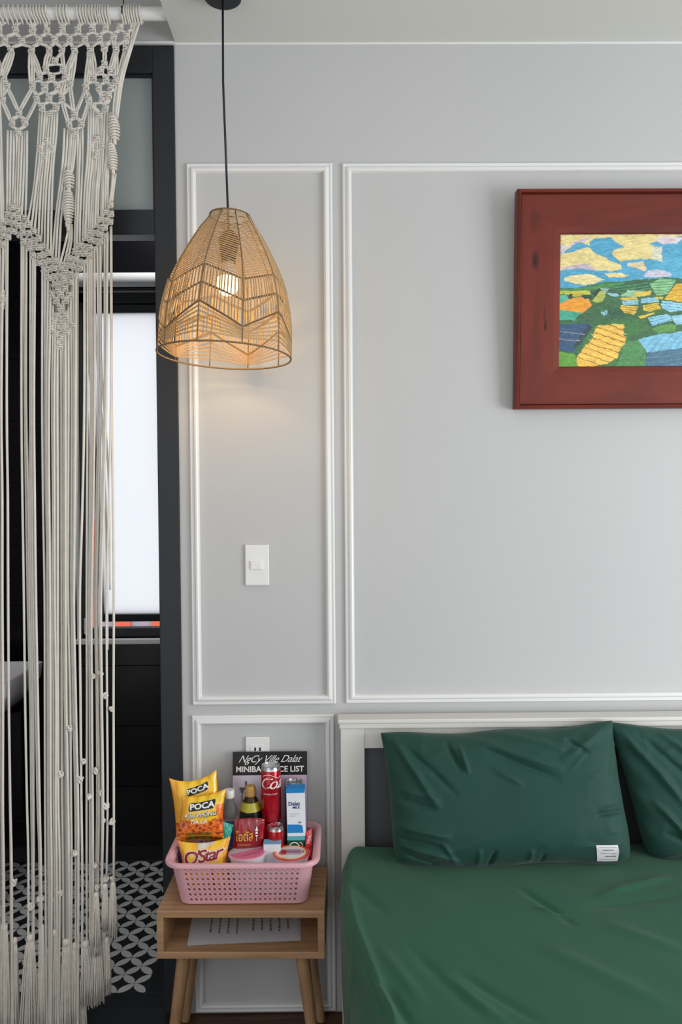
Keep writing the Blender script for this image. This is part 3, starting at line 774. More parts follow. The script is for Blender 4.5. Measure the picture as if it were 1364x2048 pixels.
m = MB(); m.lathe([(0.007, st_+0.022), (0.012, st_+0.018), (0.026, st_), (0.027, st_-0.014), (0.024, st_-0.016), (0.023, st_-0.024), (0.0245, st_-0.026), (0.022, st_-0.036), (0.021, st_-0.044), (0.0195, st_-0.046), (0.019, sb_), (0.0, sb_)], n=28, xf=dirn); m.build('socket', M['black_metal'], pl, smooth=True, ang=35)
m = MB(); m.lathe([(0.0145, sb_), (0.017, sb_-0.010), (0.024, bz+0.017)], n=28, xf=dirn, close=False); m.build('bulb_base', M['white_plastic'], pl, smooth=True)
m = MB(); m.lathe([(0.0, bz-0.030)]+[(0.030*math.sin(t), bz-0.030*math.cos(t)) for t in [0.3, 0.6, 0.9, 1.2, 1.5, 1.8, 2.1]]+[(0.024, bz+0.017)], n=28, xf=dirn); m.build('bulb', M['bulb'], pl, smooth=True)
ld = bpy.data.lights.new('bulb_glow', 'POINT'); ld.energy = 2.7; ld.color = (1.0, 0.66, 0.30); ld.shadow_soft_size = 0.03
lo_ = bpy.data.objects.new('bulb_glow', ld); COL.objects.link(lo_); lo_.location = Vector((PX, YP, PZ))+dirn @ Vector((0, 0, bz-0.062))

# ------------------------------------------------------------------ switch and socket
def plate(name, label, cat, px, py, kind_):
    c = W(px, py, 0); t = thing(name, label, cat, (c.x, 0, c.z))
    m = MB(); m.rbox((-0.035, -0.0075, -0.060), (0.035, 0, 0.060), 0.0035, 3); m.build('face_plate', M['white_plastic'], t)
    return t
sp = plate('light_switch', 'white wall light switch below the pendant lamp', 'switch', 514.5, 1130, 0)
m = MB(); m.rbox((-0.021, -0.0085, -0.014), (0.018, -0.006, 0.015), 0.001); m.build('switch_module', M['white_plastic'], sp)
m = MB(); m.rbox((-0.018, -0.0125, -0.012), (0.015, -0.008, 0.012), 0.0015, 2); m.rbox((0.006, -0.0133, -0.005), (0.009, -0.0122, 0.005), 0.0003, 1); m.build('rocker', M['white_plastic'], sp)
so = plate('wall_socket', 'white wall socket behind the top of the price board', 'socket', 515.5, 1513, 0)
for z in (0.021, -0.021):
    m = MB(); m.rbox((-0.021, -0.009, z-0.017), (0.019, -0.007, z+0.017), 0.0015); m.build('outlet', M['white_plastic'], so)
    m = MB(); m.rbox((-0.009, -0.0094, z-0.002), (-0.004, -0.0085, z+0.009), 0.0004, 1); m.rbox((0.005, -0.0094, z-0.002), (0.010, -0.0085, z+0.009), 0.0004, 1); m.build('slots', M['black_ink'], so)

# ------------------------------------------------------------------ framed painting
AL = W(1031, 815, 0.0); AT = W(1036, 377, 0.0)
YF = -0.030
fx = W(1032.5, 600, YF-0.02).x; fz0 = W(1100, 817, YF).z; fz1 = W(1100, 376, YF-0.035).z
FWd = 0.92; FH = fz1-fz0
fr = thing('framed_painting', 'landscape painting in a wide mahogany frame hung tilted above the bed', 'painting', (fx, -0.004, fz0))
fr.rotation_euler = (math.radians(2.6), 0, 0)
fb = 0.128; fbz = 0.121
fp = [(0, -0.0), (0, 0.034), (0.002, 0.037), (0.008, 0.040), (0.0105, 0.038), (0.0112, 0.022), (0.013, 0.0225), (0.0145, 0.026), (0.05, 0.025), (0.11, 0.023), (fb-0.003, 0.021), (fb, 0.018), (fb, 0.0)]
for s_ in range(4):
    m = MB(); sweep_rect(m, 0, FWd, 0, FH, fp, side=s_, zs=fbz/fb)
    m.build('frame_rail', M['mahog_h'] if s_ in (0, 2) else M['mahog_v'], fr)
def spots(m_, lst, dark):
    nt = m_.node_tree; N = nt.nodes; L = nt.links; b = N['Principled BSDF']
    src = b.inputs['Base Color'].links[0].from_socket; tc = N.new('ShaderNodeTexCoord')
    for (x, z, rx, rz, k_) in lst:
        mp = N.new('ShaderNodeMapping'); mp.vector_type = 'POINT'; mp.inputs['Location'].default_value = (-x/rx, 0, -z/rz); mp.inputs['Scale'].default_value = (1/rx, 0, 1/rz)
        ln = N.new('ShaderNodeVectorMath'); ln.operation = 'LENGTH'
        mr = N.new('ShaderNodeMapRange'); mr.interpolation_type = 'SMOOTHSTEP'; mr.inputs[1].default_value = 0.2; mr.inputs[2].default_value = 1.0; mr.inputs[3].default_value = k_; mr.inputs[4].default_value = 0
        mx = N.new('ShaderNodeMix'); mx.data_type = 'RGBA'; mx.inputs[7].default_value = dark
        L.new(tc.outputs['Object'], mp.inputs['Vector']); L.new(mp.outputs[0], ln.inputs[0]); L.new(ln.outputs['Value'], mr.inputs[0])
        L.new(mr.outputs[0], mx.inputs[0]); L.new(src, mx.inputs[6]); src = mx.outputs[2]
    L.new(src, b.inputs['Base Color'])
sl = []
for (px, py, w_, h_, k_) in ((1071, 519, 0.015, 0.040, 0.75), (1070, 522, 0.007, 0.020, 0.7), (1093, 650, 0.006, 0.020, 0.9), (1091, 628, 0.005, 0.035, 0.5), (1068, 440, 0.02, 0.05, 0.35), (1090, 425, 0.03, 0.02, 0.3)):
    p = W(px, py, YF-0.02); sl.append((p.x-fx, p.z-fz0, w_, h_, k_))
spots(M['mahog_v'], sl, rgb(40, 20, 20))
# painting as coloured canvas; polygons in a 1364 x 1537 sketch frame (x may run past 1364)
PW, PH = FWd-2*fb, FH-2*fbz
NX, NY = int(PW/0.00142), int(PH/0.00142)
unit = PH/1490.0
def vnoise(shape, cells_, seed):
    rg = np.random.RandomState(seed); g = rg.rand(cells_[1]+2, cells_[0]+2)
    yy, xx = np.mgrid[0:shape[0], 0:shape[1]]
    fx_ = xx/shape[1]*cells_[0]; fy_ = yy/shape[0]*cells_[1]; ix = fx_.astype(int); iy = fy_.astype(int); tx = fx_-ix; ty = fy_-iy
    tx = tx*tx*(3-2*tx); ty = ty*ty*(3-2*ty)
    return (g[iy, ix]*(1-tx)+g[iy, ix+1]*tx)*(1-ty)+(g[iy+1, ix]*(1-tx)+g[iy+1, ix+1]*tx)*ty
shp = (NY+1, NX+1)
yy, xx = np.mgrid[0:NY+1, 0:NX+1]
SXp = xx/NX*(PW/unit); SYp = yy/NY*1490.0+40      # sketch coordinates (y down)
w1 = vnoise(shp, (46, 34), 1)-0.5; w2 = vnoise(shp, (46, 34), 2)-0.5
w3 = vnoise(shp, (150, 110), 3)-0.5; w4 = vnoise(shp, (150, 110), 4)-0.5
QX = SXp+w1*22+w3*9; QY = SYp+w2*14+w4*8
C = np.zeros(shp+(3,))
def L3(r, g, b): return np.array([lin(r), lin(g), lin(b)])
def inpoly(poly):
    ins = np.zeros(shp, bool); n_ = len(poly)
    for i in range(n_):
        x1_, y1_ = poly[i]; x2_, y2_ = poly[(i+1) % n_]
        c_ = ((y1_ > QY) != (y2_ > QY))
        with np.errstate(divide='ignore', invalid='ignore'):
            xi = (x2_-x1_)*(QY-y1_)/((y2_-y1_) if y2_ != y1_ else 1e-9)+x1_
        ins ^= c_ & (QX < xi)
    return ins
def fill(poly, col): C[inpoly(poly)] = L3(*col)
def stripes(poly, ang_, period, width, col, off=0.0):
    mk = inpoly(poly); tt = (QX*math.sin(math.radians(ang_))+QY*math.cos(math.radians(ang_)))+off
    C[mk & ((tt % period) < width)] = L3(*col)
C[:] = L3(74, 160, 198)
sky = C.copy()
fill([(0, 40), (2300, 40), (2300, 620), (0, 660)], (78, 164, 200))
fill([(1150, 300), (2300, 300), (2300, 560), (900, 540)], (84, 172, 206))
fill([(0, 40), (1480, 40), (1130, 110), (1010, 150), (1150, 190), (1180, 340), (1040, 320), (840, 320), (700, 340), (620, 300), (590, 250), (620, 205), (740, 180), (650, 130), (560, 70), (380, 80), (330, 160), (240, 130), (150, 150), (60, 230), (0, 240)], (230, 212, 142))
fill([(60, 200), (150, 120), (260, 90), (380, 60), (300, 110), (210, 130), (120, 170)], (206, 186, 206))
fill([(0, 150), (90, 170), (50, 240), (0, 240)], (200, 200, 208))
fill([(0, 250), (120, 240), (230, 205), (320, 180), (400, 250), (560, 320), (700, 390), (720, 430), (600, 450), (420, 440), (230, 415), (90, 435), (0, 440)], (232, 214, 146))
fill([(20, 400), (300, 360), (440, 440), (230, 420), (20, 440)], (208, 188, 196))
fill([(40, 520), (180, 490), (360, 485), (520, 550), (430, 580), (300, 610), (150, 580), (60, 560)], (236, 220, 160))
fill([(510, 480), (640, 465), (800, 500), (720, 520), (560, 520)], (236, 216, 150))
fill([(770, 360), (950, 350), (990, 400), (980, 460), (860, 410), (780, 390)], (226, 204, 160))
fill([(960, 520), (1010, 440), (1160, 435), (1290, 480), (1260, 510), (1100, 520)], (210, 206, 224))
fill([(1060, 90), (1200, 60), (1400, 80), (1330, 140), (1170, 150)], (222, 208, 216))
fill([(1040, 190), (1160, 180), (1170, 340), (1060, 310)], (214, 216, 190))
fill([(1550, 120), (1900, 90), (2200, 180), (1900, 240), (1640, 220)], (230, 214, 160)); fill([(1500, 380), (1800, 330), (2100, 420), (1800, 460)], (214, 204, 210))
fill([(0, 640), (200, 640), (420, 590), (760, 560), (1000, 545), (1200, 520), (1500, 540), (2300, 500), (2300, 1600), (0, 1600)], (52, 104, 62))
fill([(0, 650), (240, 640), (480, 595), (760, 570), (700, 620), (360, 660), (0, 670)], (70, 140, 70))
fill([(600, 620), (1020, 560), (1060, 650), (720, 700)], (34, 92, 70))
stripes([(600, 620), (1020, 560), (1060, 650), (720, 700)], 8, 34, 10, (78, 150, 90))
fill([(0, 670), (360, 670), (360, 720), (200, 740), (60, 700), (0, 700)], (190, 190, 60))
fill([(120, 700), (250, 700), (250, 735), (130, 735)], (200, 184, 50)); fill([(0, 715), (80, 710), (130, 780), (0, 820)], (80, 178, 150))
fill([(0, 820), (150, 750), (330, 740), (370, 830), (260, 925), (0, 885)], (240, 160, 36)); fill([(0, 885), (250, 915), (180, 1000), (0, 1000)], (64, 170, 140))
fill([(110, 700), (160, 710), (150, 765), (110, 755)], (34, 50, 44)); fill([(250, 720), (360, 715), (380, 765), (280, 765)], (36, 70, 50))
fill([(370, 700), (460, 640), (490, 660), (400, 730)], (30, 60, 50)); fill([(370, 780), (470, 670), (560, 650), (490, 800), (430, 800)], (176, 184, 84)); fill([(470, 640), (580, 650), (530, 690)], (150, 186, 180))
fill([(550, 700), (660, 700), (690, 735), (580, 735)], (150, 204, 222)); fill([(480, 900), (620, 870), (510, 960)], (160, 208, 226))
stripes([(480, 900), (620, 870), (510, 960)], 20, 26, 8, (52, 104, 62))
fill([(700, 740), (790, 660), (1060, 680), (1050, 720), (880, 745)], (148, 200, 160)); fill([(860, 690), (1050, 670), (1060, 715), (870, 740)], (224, 190, 70)); fill([(700, 755), (900, 745), (900, 770), (700, 775)], (228, 188, 60))
fill([(720, 780), (910, 770), (900, 830), (730, 830)], (156, 210, 222)); stripes([(720, 780), (910, 770), (900, 830), (730, 830)], -2, 20, 5, (60, 130, 120))
fill([(930, 760), (1130, 740), (1140, 800), (930, 815)], (150, 206, 226)); stripes([(930, 760), (1130, 740), (1140, 800), (930, 815)], 3, 22, 5, (60, 130, 150))
fill([(700, 830), (910, 850), (860, 940), (700, 920)], (240, 196, 66)); stripes([(700, 830), (910, 850), (860, 940), (700, 920)], -5, 30, 7, (80, 70, 30))
fill([(960, 830), (1150, 810), (1160, 880), (1040, 910), (960, 890)], (226, 190, 50)); stripes([(960, 830), (1150, 810), (1160, 880), (1040, 910)], 9, 26, 6, (120, 110, 30))
fill([(910, 960), (1100, 915), (1100, 935), (930, 990)], (232, 200, 70))
fill([(1030, 600), (1150, 530), (1330, 550), (1230, 720), (1100, 720)], (140, 196, 140)); stripes([(1030, 600), (1150, 530), (1330, 550), (1230, 720), (1100, 720)], 6, 30, 9, (70, 140, 90))
fill([(1210, 770), (1320, 600), (1460, 590), (1460, 810)], (228, 182, 50)); stripes([(1210, 770), (1320, 600), (1460, 590), (1460, 810)], 10, 34, 7, (180, 140, 30)); fill([(1110, 740), (1200, 740), (1180, 770), (1110, 765)], (224, 196, 60))
fill([(1170, 785), (1480, 820), (1480, 880), (1290, 915), (1180, 870)], (152, 206, 228)); stripes([(1170, 785), (1480, 820), (1480, 880), (1290, 915), (1180, 870)], -8, 30, 7, (80, 150, 180))
fill([(1030, 980), (1240, 930), (1310, 1010), (1080, 1065)], (146, 204, 226)); stripes([(1030, 980), (1240, 930), (1310, 1010), (1080, 1065)], 12, 32, 7, (70, 150, 180))
fill([(1280, 960), (1480, 920), (1480, 1050), (1350, 1050)], (150, 206, 228))
fill([(380, 1060), (420, 1060), (700, 1000), (1000, 1000), (1040, 1120), (820, 1200), (900, 1400), (700, 1600), (200, 1600), (240, 1380)], (56, 118, 60))
fill([(1060, 1100), (1200, 1060), (1350, 1050), (1350, 1130), (1140, 1150)], (90, 150, 70)); fill([(540, 880), (700, 860), (780, 960), (600, 1000)], (40, 92, 64))
fill([(0, 1040), (330, 1040), (390, 1080), (260, 1250), (170, 1370), (0, 1330)], (44, 82, 118)); fill([(330, 1060), (390, 1080), (200, 1330), (180, 1280)], (38, 66, 70))
stripes([(0, 1100), (320, 1120), (240, 1250), (0, 1240)], -6, 82, 8, (150, 150, 150), 30)
fill([(0, 1350), (170, 1380), (240, 1500), (240, 1600), (0, 1600)], (96, 160, 52))
fill([(440, 1060), (750, 1045), (745, 1120), (750, 1170), (790, 1195), (740, 1300), (690, 1360), (680, 1420), (560, 1500), (400, 1530), (230, 1530), (205, 1430), (300, 1300), (400, 1200)], (244, 194, 76))
stripes([(440, 1060), (750, 1045), (790, 1195), (680, 1420), (560, 1500), (400, 1530), (205, 1430), (300, 1300)], -20, 66, 8, (120, 84, 30))
stripes([(440, 1060), (750, 1045), (790, 1195), (680, 1420), (400, 1530), (205, 1430)], -20, 66, 6, (252, 214, 120), 30)
fill([(760, 1260), (920, 1230), (1010, 1380), (1010, 1600), (640, 1600)], (74, 140, 80))
fill([(915, 1225), (1100, 1170), (1480, 1130), (1480, 1330), (1020, 1375)], (126, 192, 220)); stripes([(915, 1225), (1100, 1170), (1480, 1130), (1480, 1330), (1020, 1375)], 50, 70, 12, (96, 164, 200))
fill([(1020, 1375), (1480, 1310), (1480, 1600), (1010, 1600)], (66, 112, 136)); stripes([(1020, 1375), (1480, 1310), (1480, 1600), (1010, 1600)], 8, 60, 10, (84, 132, 152))
for (a, b, c_) in ((1500, 700, (224, 184, 60)), (1700, 900, (150, 200, 220)), (1560, 1120, (238, 196, 80)), (1820, 1300, (90, 150, 70)), (1900, 760, (96, 170, 140))):
    fill([(a, b), (a+190, b-40), (a+240, b+100), (a+20, b+130)], c_); stripes([(a, b), (a+190, b-40), (a+240, b+100), (a+20, b+130)], 12, 40, 8, (60, 100, 70))
C *= (0.76+0.46*vnoise(shp, (70, 200), 9))[..., None]
C = C*(1-0.16*(vnoise(shp, (26, 60), 21)[..., None]))+0.05*vnoise(shp, (120, 300), 22)[..., None]
C = np.clip(C*(0.95+0.1*vnoise(shp, (30, 24), 12)[..., None]), 0, 1)
vs = [(fb+PW*i/NX, -0.0145-0.0005*float(w3[j, i]), FH-fbz-PH*j/NY) for j in range(NY+1) for i in range(NX+1)]
fs = [(j*(NX+1)+i, (j+1)*(NX+1)+i, (j+1)*(NX+1)+i+1, j*(NX+1)+i+1) for j in range(NY) for i in range(NX)]
me = bpy.data.meshes.new('canvas'); me.from_pydata(vs, [], fs); me.materials.append(M['canvas'])
ca = me.color_attributes.new('Col', 'FLOAT_COLOR', 'POINT'); arr = np.ones((len(vs), 4), np.float32); arr[:, :3] = C.reshape(-1, 3); ca.data.foreach_set('color', arr.ravel())
link('canvas', me, fr)
m = MB(); m.box((fb-0.004, -0.012, fbz-0.004), (FWd-fb+0.004, -0.001, FH-fbz+0.004)); m.build('backing_board', M['oak_back'], fr)

# ------------------------------------------------------------------ bed
hx0 = W(682, 1600, -0.07).x; hz1 = W(900, 1436, -0.07).z; bedR = 1.72
bd = thing('bed', 'white lacquered bed with a framed headboard standing against the wall', 'bed', (hx0, -0.05, 0))
hw_ = bedR-hx0; ht = hz1
m = MB(); m.rbox((-0.008, -0.030, ht-0.012), (hw_+0.008, 0.032, ht), 0.003); m.rbox((-0.004, -0.025, ht-0.028), (hw_+0.004, 0.028, ht-0.0125), 0.003); m.build('headboard_cap', M['head_white'], bd)
stw = W(729, 1470, -0.07).x-hx0
for x0 in (0, hw_-stw):
    m = MB(); m.rbox((x0, -0.020, FZ), (x0+stw, 0.022, ht-0.028), 0.002); m.build('headboard_stile', M['head_white'], bd)
zpan = W(740, 1497, -0.065).z
m = MB(); m.rbox((stw, -0.014, zpan), (hw_-stw, 0.018, ht-0.028), 0.0015); m.build('headboard_rail', M['head_white'], bd)
m = MB(); m.rbox((stw, 0.006, 0.25), (hw_-stw, 0.014, zpan), 0.001); m.build('headboard_shade_sheet', M['head_shade'], bd)  # sheet coloured like the shaded wall behind the open headboard frame
for x0 in (0.024, hw_-0.049):
    m = MB(); m.rbox((x0, -1.96, 0.10), (x0+0.025, -0.021, 0.262), 0.003); m.build('side_rail', M['head_white'], bd)
m = MB(); m.rbox((0.050, -1.95, 0.20), (hw_-0.050, -0.022, 0.262), 0.003); m.build('slat_base', M['oak_back'], bd)
for x0 in (0.024, hw_-0.084):
    m = MB(); m.rbox((x0, -1.96, FZ), (x0+0.06, -1.90, 0.099), 0.003); m.build('leg', M['head_white'], bd)

ZM = 0.512
def crease(x, y, a, b, wd_, dp, sharp=1.0):
    ax, ay = a; bx_, by_ = b; dx_, dy_ = bx_-ax, by_-ay; L2 = dx_*dx_+dy_*dy_
    t = ((x-ax)*dx_+(y-ay)*dy_)/L2; tc_ = max(0.0, min(1.0, t)); px_, py_ = ax+dx_*tc_, ay+dy_*tc_
    d_ = math.hypot(x-px_, y-py_)
    fade = 1.0
    if t < 0.25: fade = max(0.0, (t+0.15)/0.4)
    if t > 0.75: fade = min(fade, max(0.0, (1.15-t)/0.4))
    s_ = ((x-px_)*dy_-(y-py_)*dx_)
    g = math.exp(-(d_/wd_)**2)
    return dp*fade*g*(1 if sharp >= 0 else (1 if s_ > 0 else 0.2))
def gpt(px, py): p = WZ(px, py, ZM); return (p.x, p.y)
SC = [  # ridges (+) and folds (-) on the sheet, end points read on the mattress top
    ((gpt(1040, 1775), gpt(1150, 1850)), 0.012, -0.004), ((gpt(1075, 1815), gpt(1135, 1835)), 0.010, 0.004),
    ((gpt(1200, 1790), gpt(1330, 1755)), 0.016, 0.005), ((gpt(1180, 1815), gpt(1364, 1790)), 0.018, -0.004),
    ((gpt(880, 1950), gpt(1010, 2048)), 0.014, 0.0035), ((gpt(920, 1950), gpt(1080, 2048)), 0.013, -0.003), ((gpt(820, 1900), gpt(960, 2030)), 0.016, -0.003),
    ((gpt(760, 1900), gpt(850, 2010)), 0.016, 0.003), ((gpt(700, 1760), gpt(770, 1830)), 0.02, -0.003), ((gpt(1100, 1900), gpt(1330, 2010)), 0.03, 0.003), ((gpt(1220, 1850), gpt(1364, 1900)), 0.025, 0.003),
    ((gpt(740, 1960), gpt(800, 2060)), 0.012, 0.005), ((gpt(770, 1975), gpt(830, 2060)), 0.012, -0.004)]
def xedge(y):
    P = [(0.0, 0.068), (-0.10, 0.044), (-0.20, 0.024), (-0.38, 0.018), (-0.50, 0.030), (-0.65, 0.058), (-0.80, 0.088), (-1.1, 0.11), (-2.1, 0.10)]
    for (ya, xa), (yb2, xb2) in zip(P, P[1:]):
        if yb2 <= y <= ya: return xa+(xb2-xa)*(y-ya)/(yb2-ya)
    return 0.1
mt = thing('mattress', 'thick mattress on the bed wrapped in a creased dark green fitted sheet', 'mattress', (0, 0, 0.266))
YH = -0.085; YE = -2.03
def sheet(u, v):
    # u: across from left hem up over the edge to the right; v: head to foot
    y = YH+(YE-YH)*v
    xe = xedge(y); xb_ = 0.015+0.003*math.sin(y*9)
    if u < 0.30:
        t = u/0.30                      # side panel
        z = 0.150+(ZM-0.03-0.150)*t
        x = xb_+(xe-0.012-xb_)*(t**1.6)+0.004*math.sin(y*23+t*3)*math.sin(PI*t)+0.003*noise.noise(Vector((y*14, t*3, 0)))
        # diagonal folds fanning down from the corner
        x -= 0.007*math.exp(-((y+0.45+0.5*t*0.3)/0.03)**2)*t
    elif u < 0.40:
        t = (u-0.30)/0.10; a = t*PI/2
        x = xe-0.012+0.030*(1-math.cos(a))*1.0; z = ZM-0.03+0.03*math.sin(a)
    else:
        t = (u-0.40)/0.60
        x = xe+0.018+(1.70-xe-0.018)*t; z = ZM
    if u >= 0.36:
        for (a, b), wd_, dp in SC: z += crease(x+0.006*noise.noise(Vector((x*9, y*9, 1))), y, a, b, wd_*0.8, dp*1.5)
        z += 0.0045*noise.noise(Vector((x*2.2, y*2.2, 3)))+0.0018*noise.noise(Vector((x*9+y*4, y*5, 7)))
        z += 0.007*math.exp(-((x-xe-0.012)/0.010)**2)*max(0, min(1, (-y-0.32)/0.1))
    # head end tucks down
    hd = max(0.0, (YH-0.035-y) if False else (y-(YH-0.035))/0.035)
    if u > 0.3: z -= 0.030*hd**2.5
    z += 0.004*math.sin(x*30)*math.exp(-((y-YH)/0.03)**2)*(1 if u > 0.36 else 0)
    return (x, y, z-0.266)
m = MB(); m.grid(420, 360, sheet, flip=True)
def under(u, v): p = sheet(u, 1.0 if v else 1.0); return p
# right side, foot, head drop and underside
m.grid(30, 2, lambda u, v: (lambda p: (p[0], p[1]+0.0, p[2]*(1-v)+0.0*v))(sheet(0.3+0.7*u, 0)), flip=False)
m.grid(30, 2, lambda u, v: (lambda p: (p[0], p[1], p[2]*(1-v)))(sheet(u, 1)), flip=True)
m.grid(30, 2, lambda u, v: (1.70, YH+(YE-YH)*u, (ZM-0.266)*(1-v)), flip=False)
m.box((0.03, YE, 0.0), (1.70, YH, 0.01))
m.build('fitted_sheet', M['sheet'], mt, smooth=True)

# pillows
def make_pillow(name, label, corners, creases, thick, seed, parent_label=None):
    TL, TR, BR, BL = corners
    c0 = (TL+TR+BR+BL)/4; t = thing(name, label, 'pillow', (c0.x, c0.y, min(BL.z, BR.z)))
    OO = Vector(t.location)
    nrm = ((TR+BR-TL-BL).cross(TL+TR-BL-BR)).normalized()
    if nrm.y > 0: nrm = -nrm
    Wd = ((TR-TL).length+(BR-BL).length)/2; Hd = ((TL-BL).length+(TR-BR).length)/2
    rs = Vector((seed*3.1, 0, 0))
    def mid(u, v):   # u,v in -1..1, v up
        uu = (u+1)/2; vv = (v+1)/2
        p = (BL*(1-uu)+BR*uu)*(1-vv)+(TL*(1-uu)+TR*uu)*vv
        # edges pulled in between the corners
        ex = (TR-TL).normalized(); ez = (TL-BL).normalized()
        p = p - ex*(0.010*u*(1-v*v)) if True else p
        p = p - ez*(0.009*v*(1-u*u))
        if v < 0: p = p - ex*(0.024*u*abs(u)**5*abs(v)**5) + ez*(0.018*abs(u)**7*abs(v)**5)
        p = p + ez*(0.0035*math.sin(u*7+seed)*v*v if v > 0 else 0.004*math.sin(u*5)*v*v)
        return p
    def front(u, v, side=1):
        sx_ = max(0.0, 1-abs(u)**5)**0.5; sv = max(0.0, 1-abs(v)**4)**0.52
        h = thick*sx_*sv
        h *= 1.0+0.20*(-v)
        x = u*Wd/2; y = v*Hd/2; e = min(1.0, 3.0*min(1-abs(u), 1-abs(v)))
        if side > 0:
            for (a, b, wd_, dp) in creases: h += crease(x+0.004*noise.noise(Vector((x*16, y*16, seed))), y+0.006*noise.noise(Vector((x*13, y*13, seed+9))), (a[0]*Wd/2, a[1]*Hd/2), (b[0]*Wd/2, b[1]*Hd/2), wd_*0.75, dp*1.35)*min(1, e*3)
            rdg = 1-abs(noise.noise(Vector((x*9+y*5, (y-x*0.4)*15, seed*2))))*4
            h += 0.0045*max(0, rdg)*min(1, e)*max(0, min(1, (math.hypot(u, v)-0.55)*2.2))
            h += 0.0035*noise.noise(Vector((x*7, y*7, 0))+rs)*e
            # gathers along the side seams
            eu = 1-abs(u); h += 0.0030*math.sin(y*75+2*math.sin(x*20)+seed)*math.exp(-(eu/0.10)**2)*min(1, eu*40)
            ev = 1-abs(v); h += 0.0022*math.sin(x*58+2*math.sin(y*18)+seed*2)*math.exp(-(ev/0.12)**2)*min(1, ev*40)
        return mid(u, v)+nrm*(h*side if side > 0 else -h*0.55)-OO
    m_ = MB(); nu, nv = 210, 130
    def wp(t_): return math.copysign(1-(1-abs(t_))**1.25, t_)
    m_.grid(nu, nv, lambda a, b: front(wp(2*a-1), wp(2*b-1)), flip=False)
    m_.grid(60, 36, lambda a, b: front(wp(2*a-1), wp(2*b-1), -1), flip=True)
    m_.build('pillowcase', M['pillow'], t, smooth=True)
    # piped seam
    sm_ = MB(); ring = []
    for k in range(41): ring.append(front(-1+2*k/40, 1))
    for k in range(1, 31): ring.append(front(1, 1-2*k/30))
    for k in range(1, 41): ring.append(front(1-2*k/40, -1))
    for k in range(1, 31): ring.append(front(-1, -1+2*k/30))
    sm_.tube(ring, 0.0009, 6); sm_.build('seam', M['pillow'], t, smooth=True)
    return t, front
ty, by_ = -0.105, -0.205
cr1 = [((-0.9, 0.85), (-0.62, -0.1), 0.014, 0.009), ((-0.82, 0.8), (-0.45, 0.1), 0.012, -0.006), ((-0.46, 0.85), (-0.38, 0.45), 0.009, -0.010), ((-0.36, 0.80), (-0.33, 0.40), 0.008, 0.007),
       ((-0.25, 0.9), (0.45, 0.42), 0.016, 0.007), ((-0.15, 0.72), (0.42, 0.25), 0.013, -0.006), ((0.05, 0.95), (0.5, 0.7), 0.012, 0.005), ((-0.1, 0.45), (0.1, 0.2), 0.012, 0.004),
       ((0.55, 0.85), (0.72, 0.6), 0.008, -0.007), ((0.9, 0.95), (0.5, 0.55), 0.014, 0.006), ((0.98, 0.7), (0.9, 0.2), 0.012, 0.006), ((0.70, -0.27), (0.98, -0.24), 0.007, -0.008), ((0.74, -0.2), (1.0, -0.16), 0.008, 0.005),
       ((-0.98, -0.35), (-0.55, -0.5), 0.012, 0.009), ((-0.97, -0.5), (-0.6, -0.68), 0.009, -0.008), ((-0.95, -0.62), (-0.45, -0.9), 0.010, 0.008), ((-0.9, -0.75), (-0.6, -0.97), 0.009, -0.007), ((-0.6, -0.6), (-0.48, -0.95), 0.009, 0.005),
       ((-0.24, -0.97), (-0.18, -0.72), 0.008, -0.009), ((-0.32, -0.95), (-0.30, -0.7), 0.008, 0.005), ((0.1, -0.97), (0.12, -0.75), 0.008, 0.005), ((0.2, -0.97), (0.22, -0.8), 0.007, -0.005), ((0.98, -0.6), (0.8, -0.8), 0.010, 0.006), ((-0.95, 0.2), (-0.6, 0.02), 0.012, 0.005), ((-0.95, 0.05), (-0.62, -0.12), 0.010, -0.004)]
p1, f1 = make_pillow('pillow', 'dark green pillow with a white cloth label, leaning at the left of the headboard',
                 (W(762, 1467, ty), W(1224, 1444, ty), W(1272, 1730, by_), W(785, 1741, by_)), cr1, 0.075, 1)
uu0, vv0 = 0.745, -0.795
lb = MB(); lb.grid(8, 8, lambda a, b: f1(uu0-0.095+0.19*a-0.006*b, vv0-0.125+0.245*b)+Vector((0, -0.0016, 0.0006)))
lo = lb.build('cloth_label', M['paper'], p1, smooth=True)
lt = MB()
for k, (a0_, a1_, hh) in enumerate([(0.1, 0.9, 0.02), (0.35, 0.85, 0.06), (0.15, 0.85, 0.03), (0.25, 0.75, 0.05), (0.1, 0.9, 0.02)]):
    vz = 0.12+k*0.19
    lt.grid(6, 1, lambda a, b: f1(uu0-0.095+0.19*(a0_+(a1_-a0_)*a), vv0-0.125+0.245*(vz+hh*b))+Vector((0, -0.0022, 0.0006)))
lt.build('print', M['grey_ink'], lo); 
cr2 = [((-0.95, 0.9), (-0.6, -0.1), 0.016, 0.009), ((-0.8, 0.85), (-0.45, 0.2), 0.014, -0.007), ((-0.6, 0.9), (-0.2, 0.35), 0.014, 0.008), ((-0.3, 0.95), (0.05, 0.5), 0.014, -0.006), ((-0.85, -0.1), (-0.55, -0.75), 0.012, 0.008), ((-0.8, -0.55), (-0.3, -0.8), 0.012, -0.006), ((-0.9, -0.9), (-0.4, -0.6), 0.012, 0.006)]
p2, f2 = make_pillow('pillow', 'dark green pillow half out of the picture at the right edge', (W(1216, 1447, -0.098), W(1690, 1462, -0.098), W(1700, 1738, -0.19), W(1292, 1729, -0.185)), cr2, 0.060, 2)
tag(p1, group='green pillows on the bed'); tag(p2, group='green pillows on the bed')

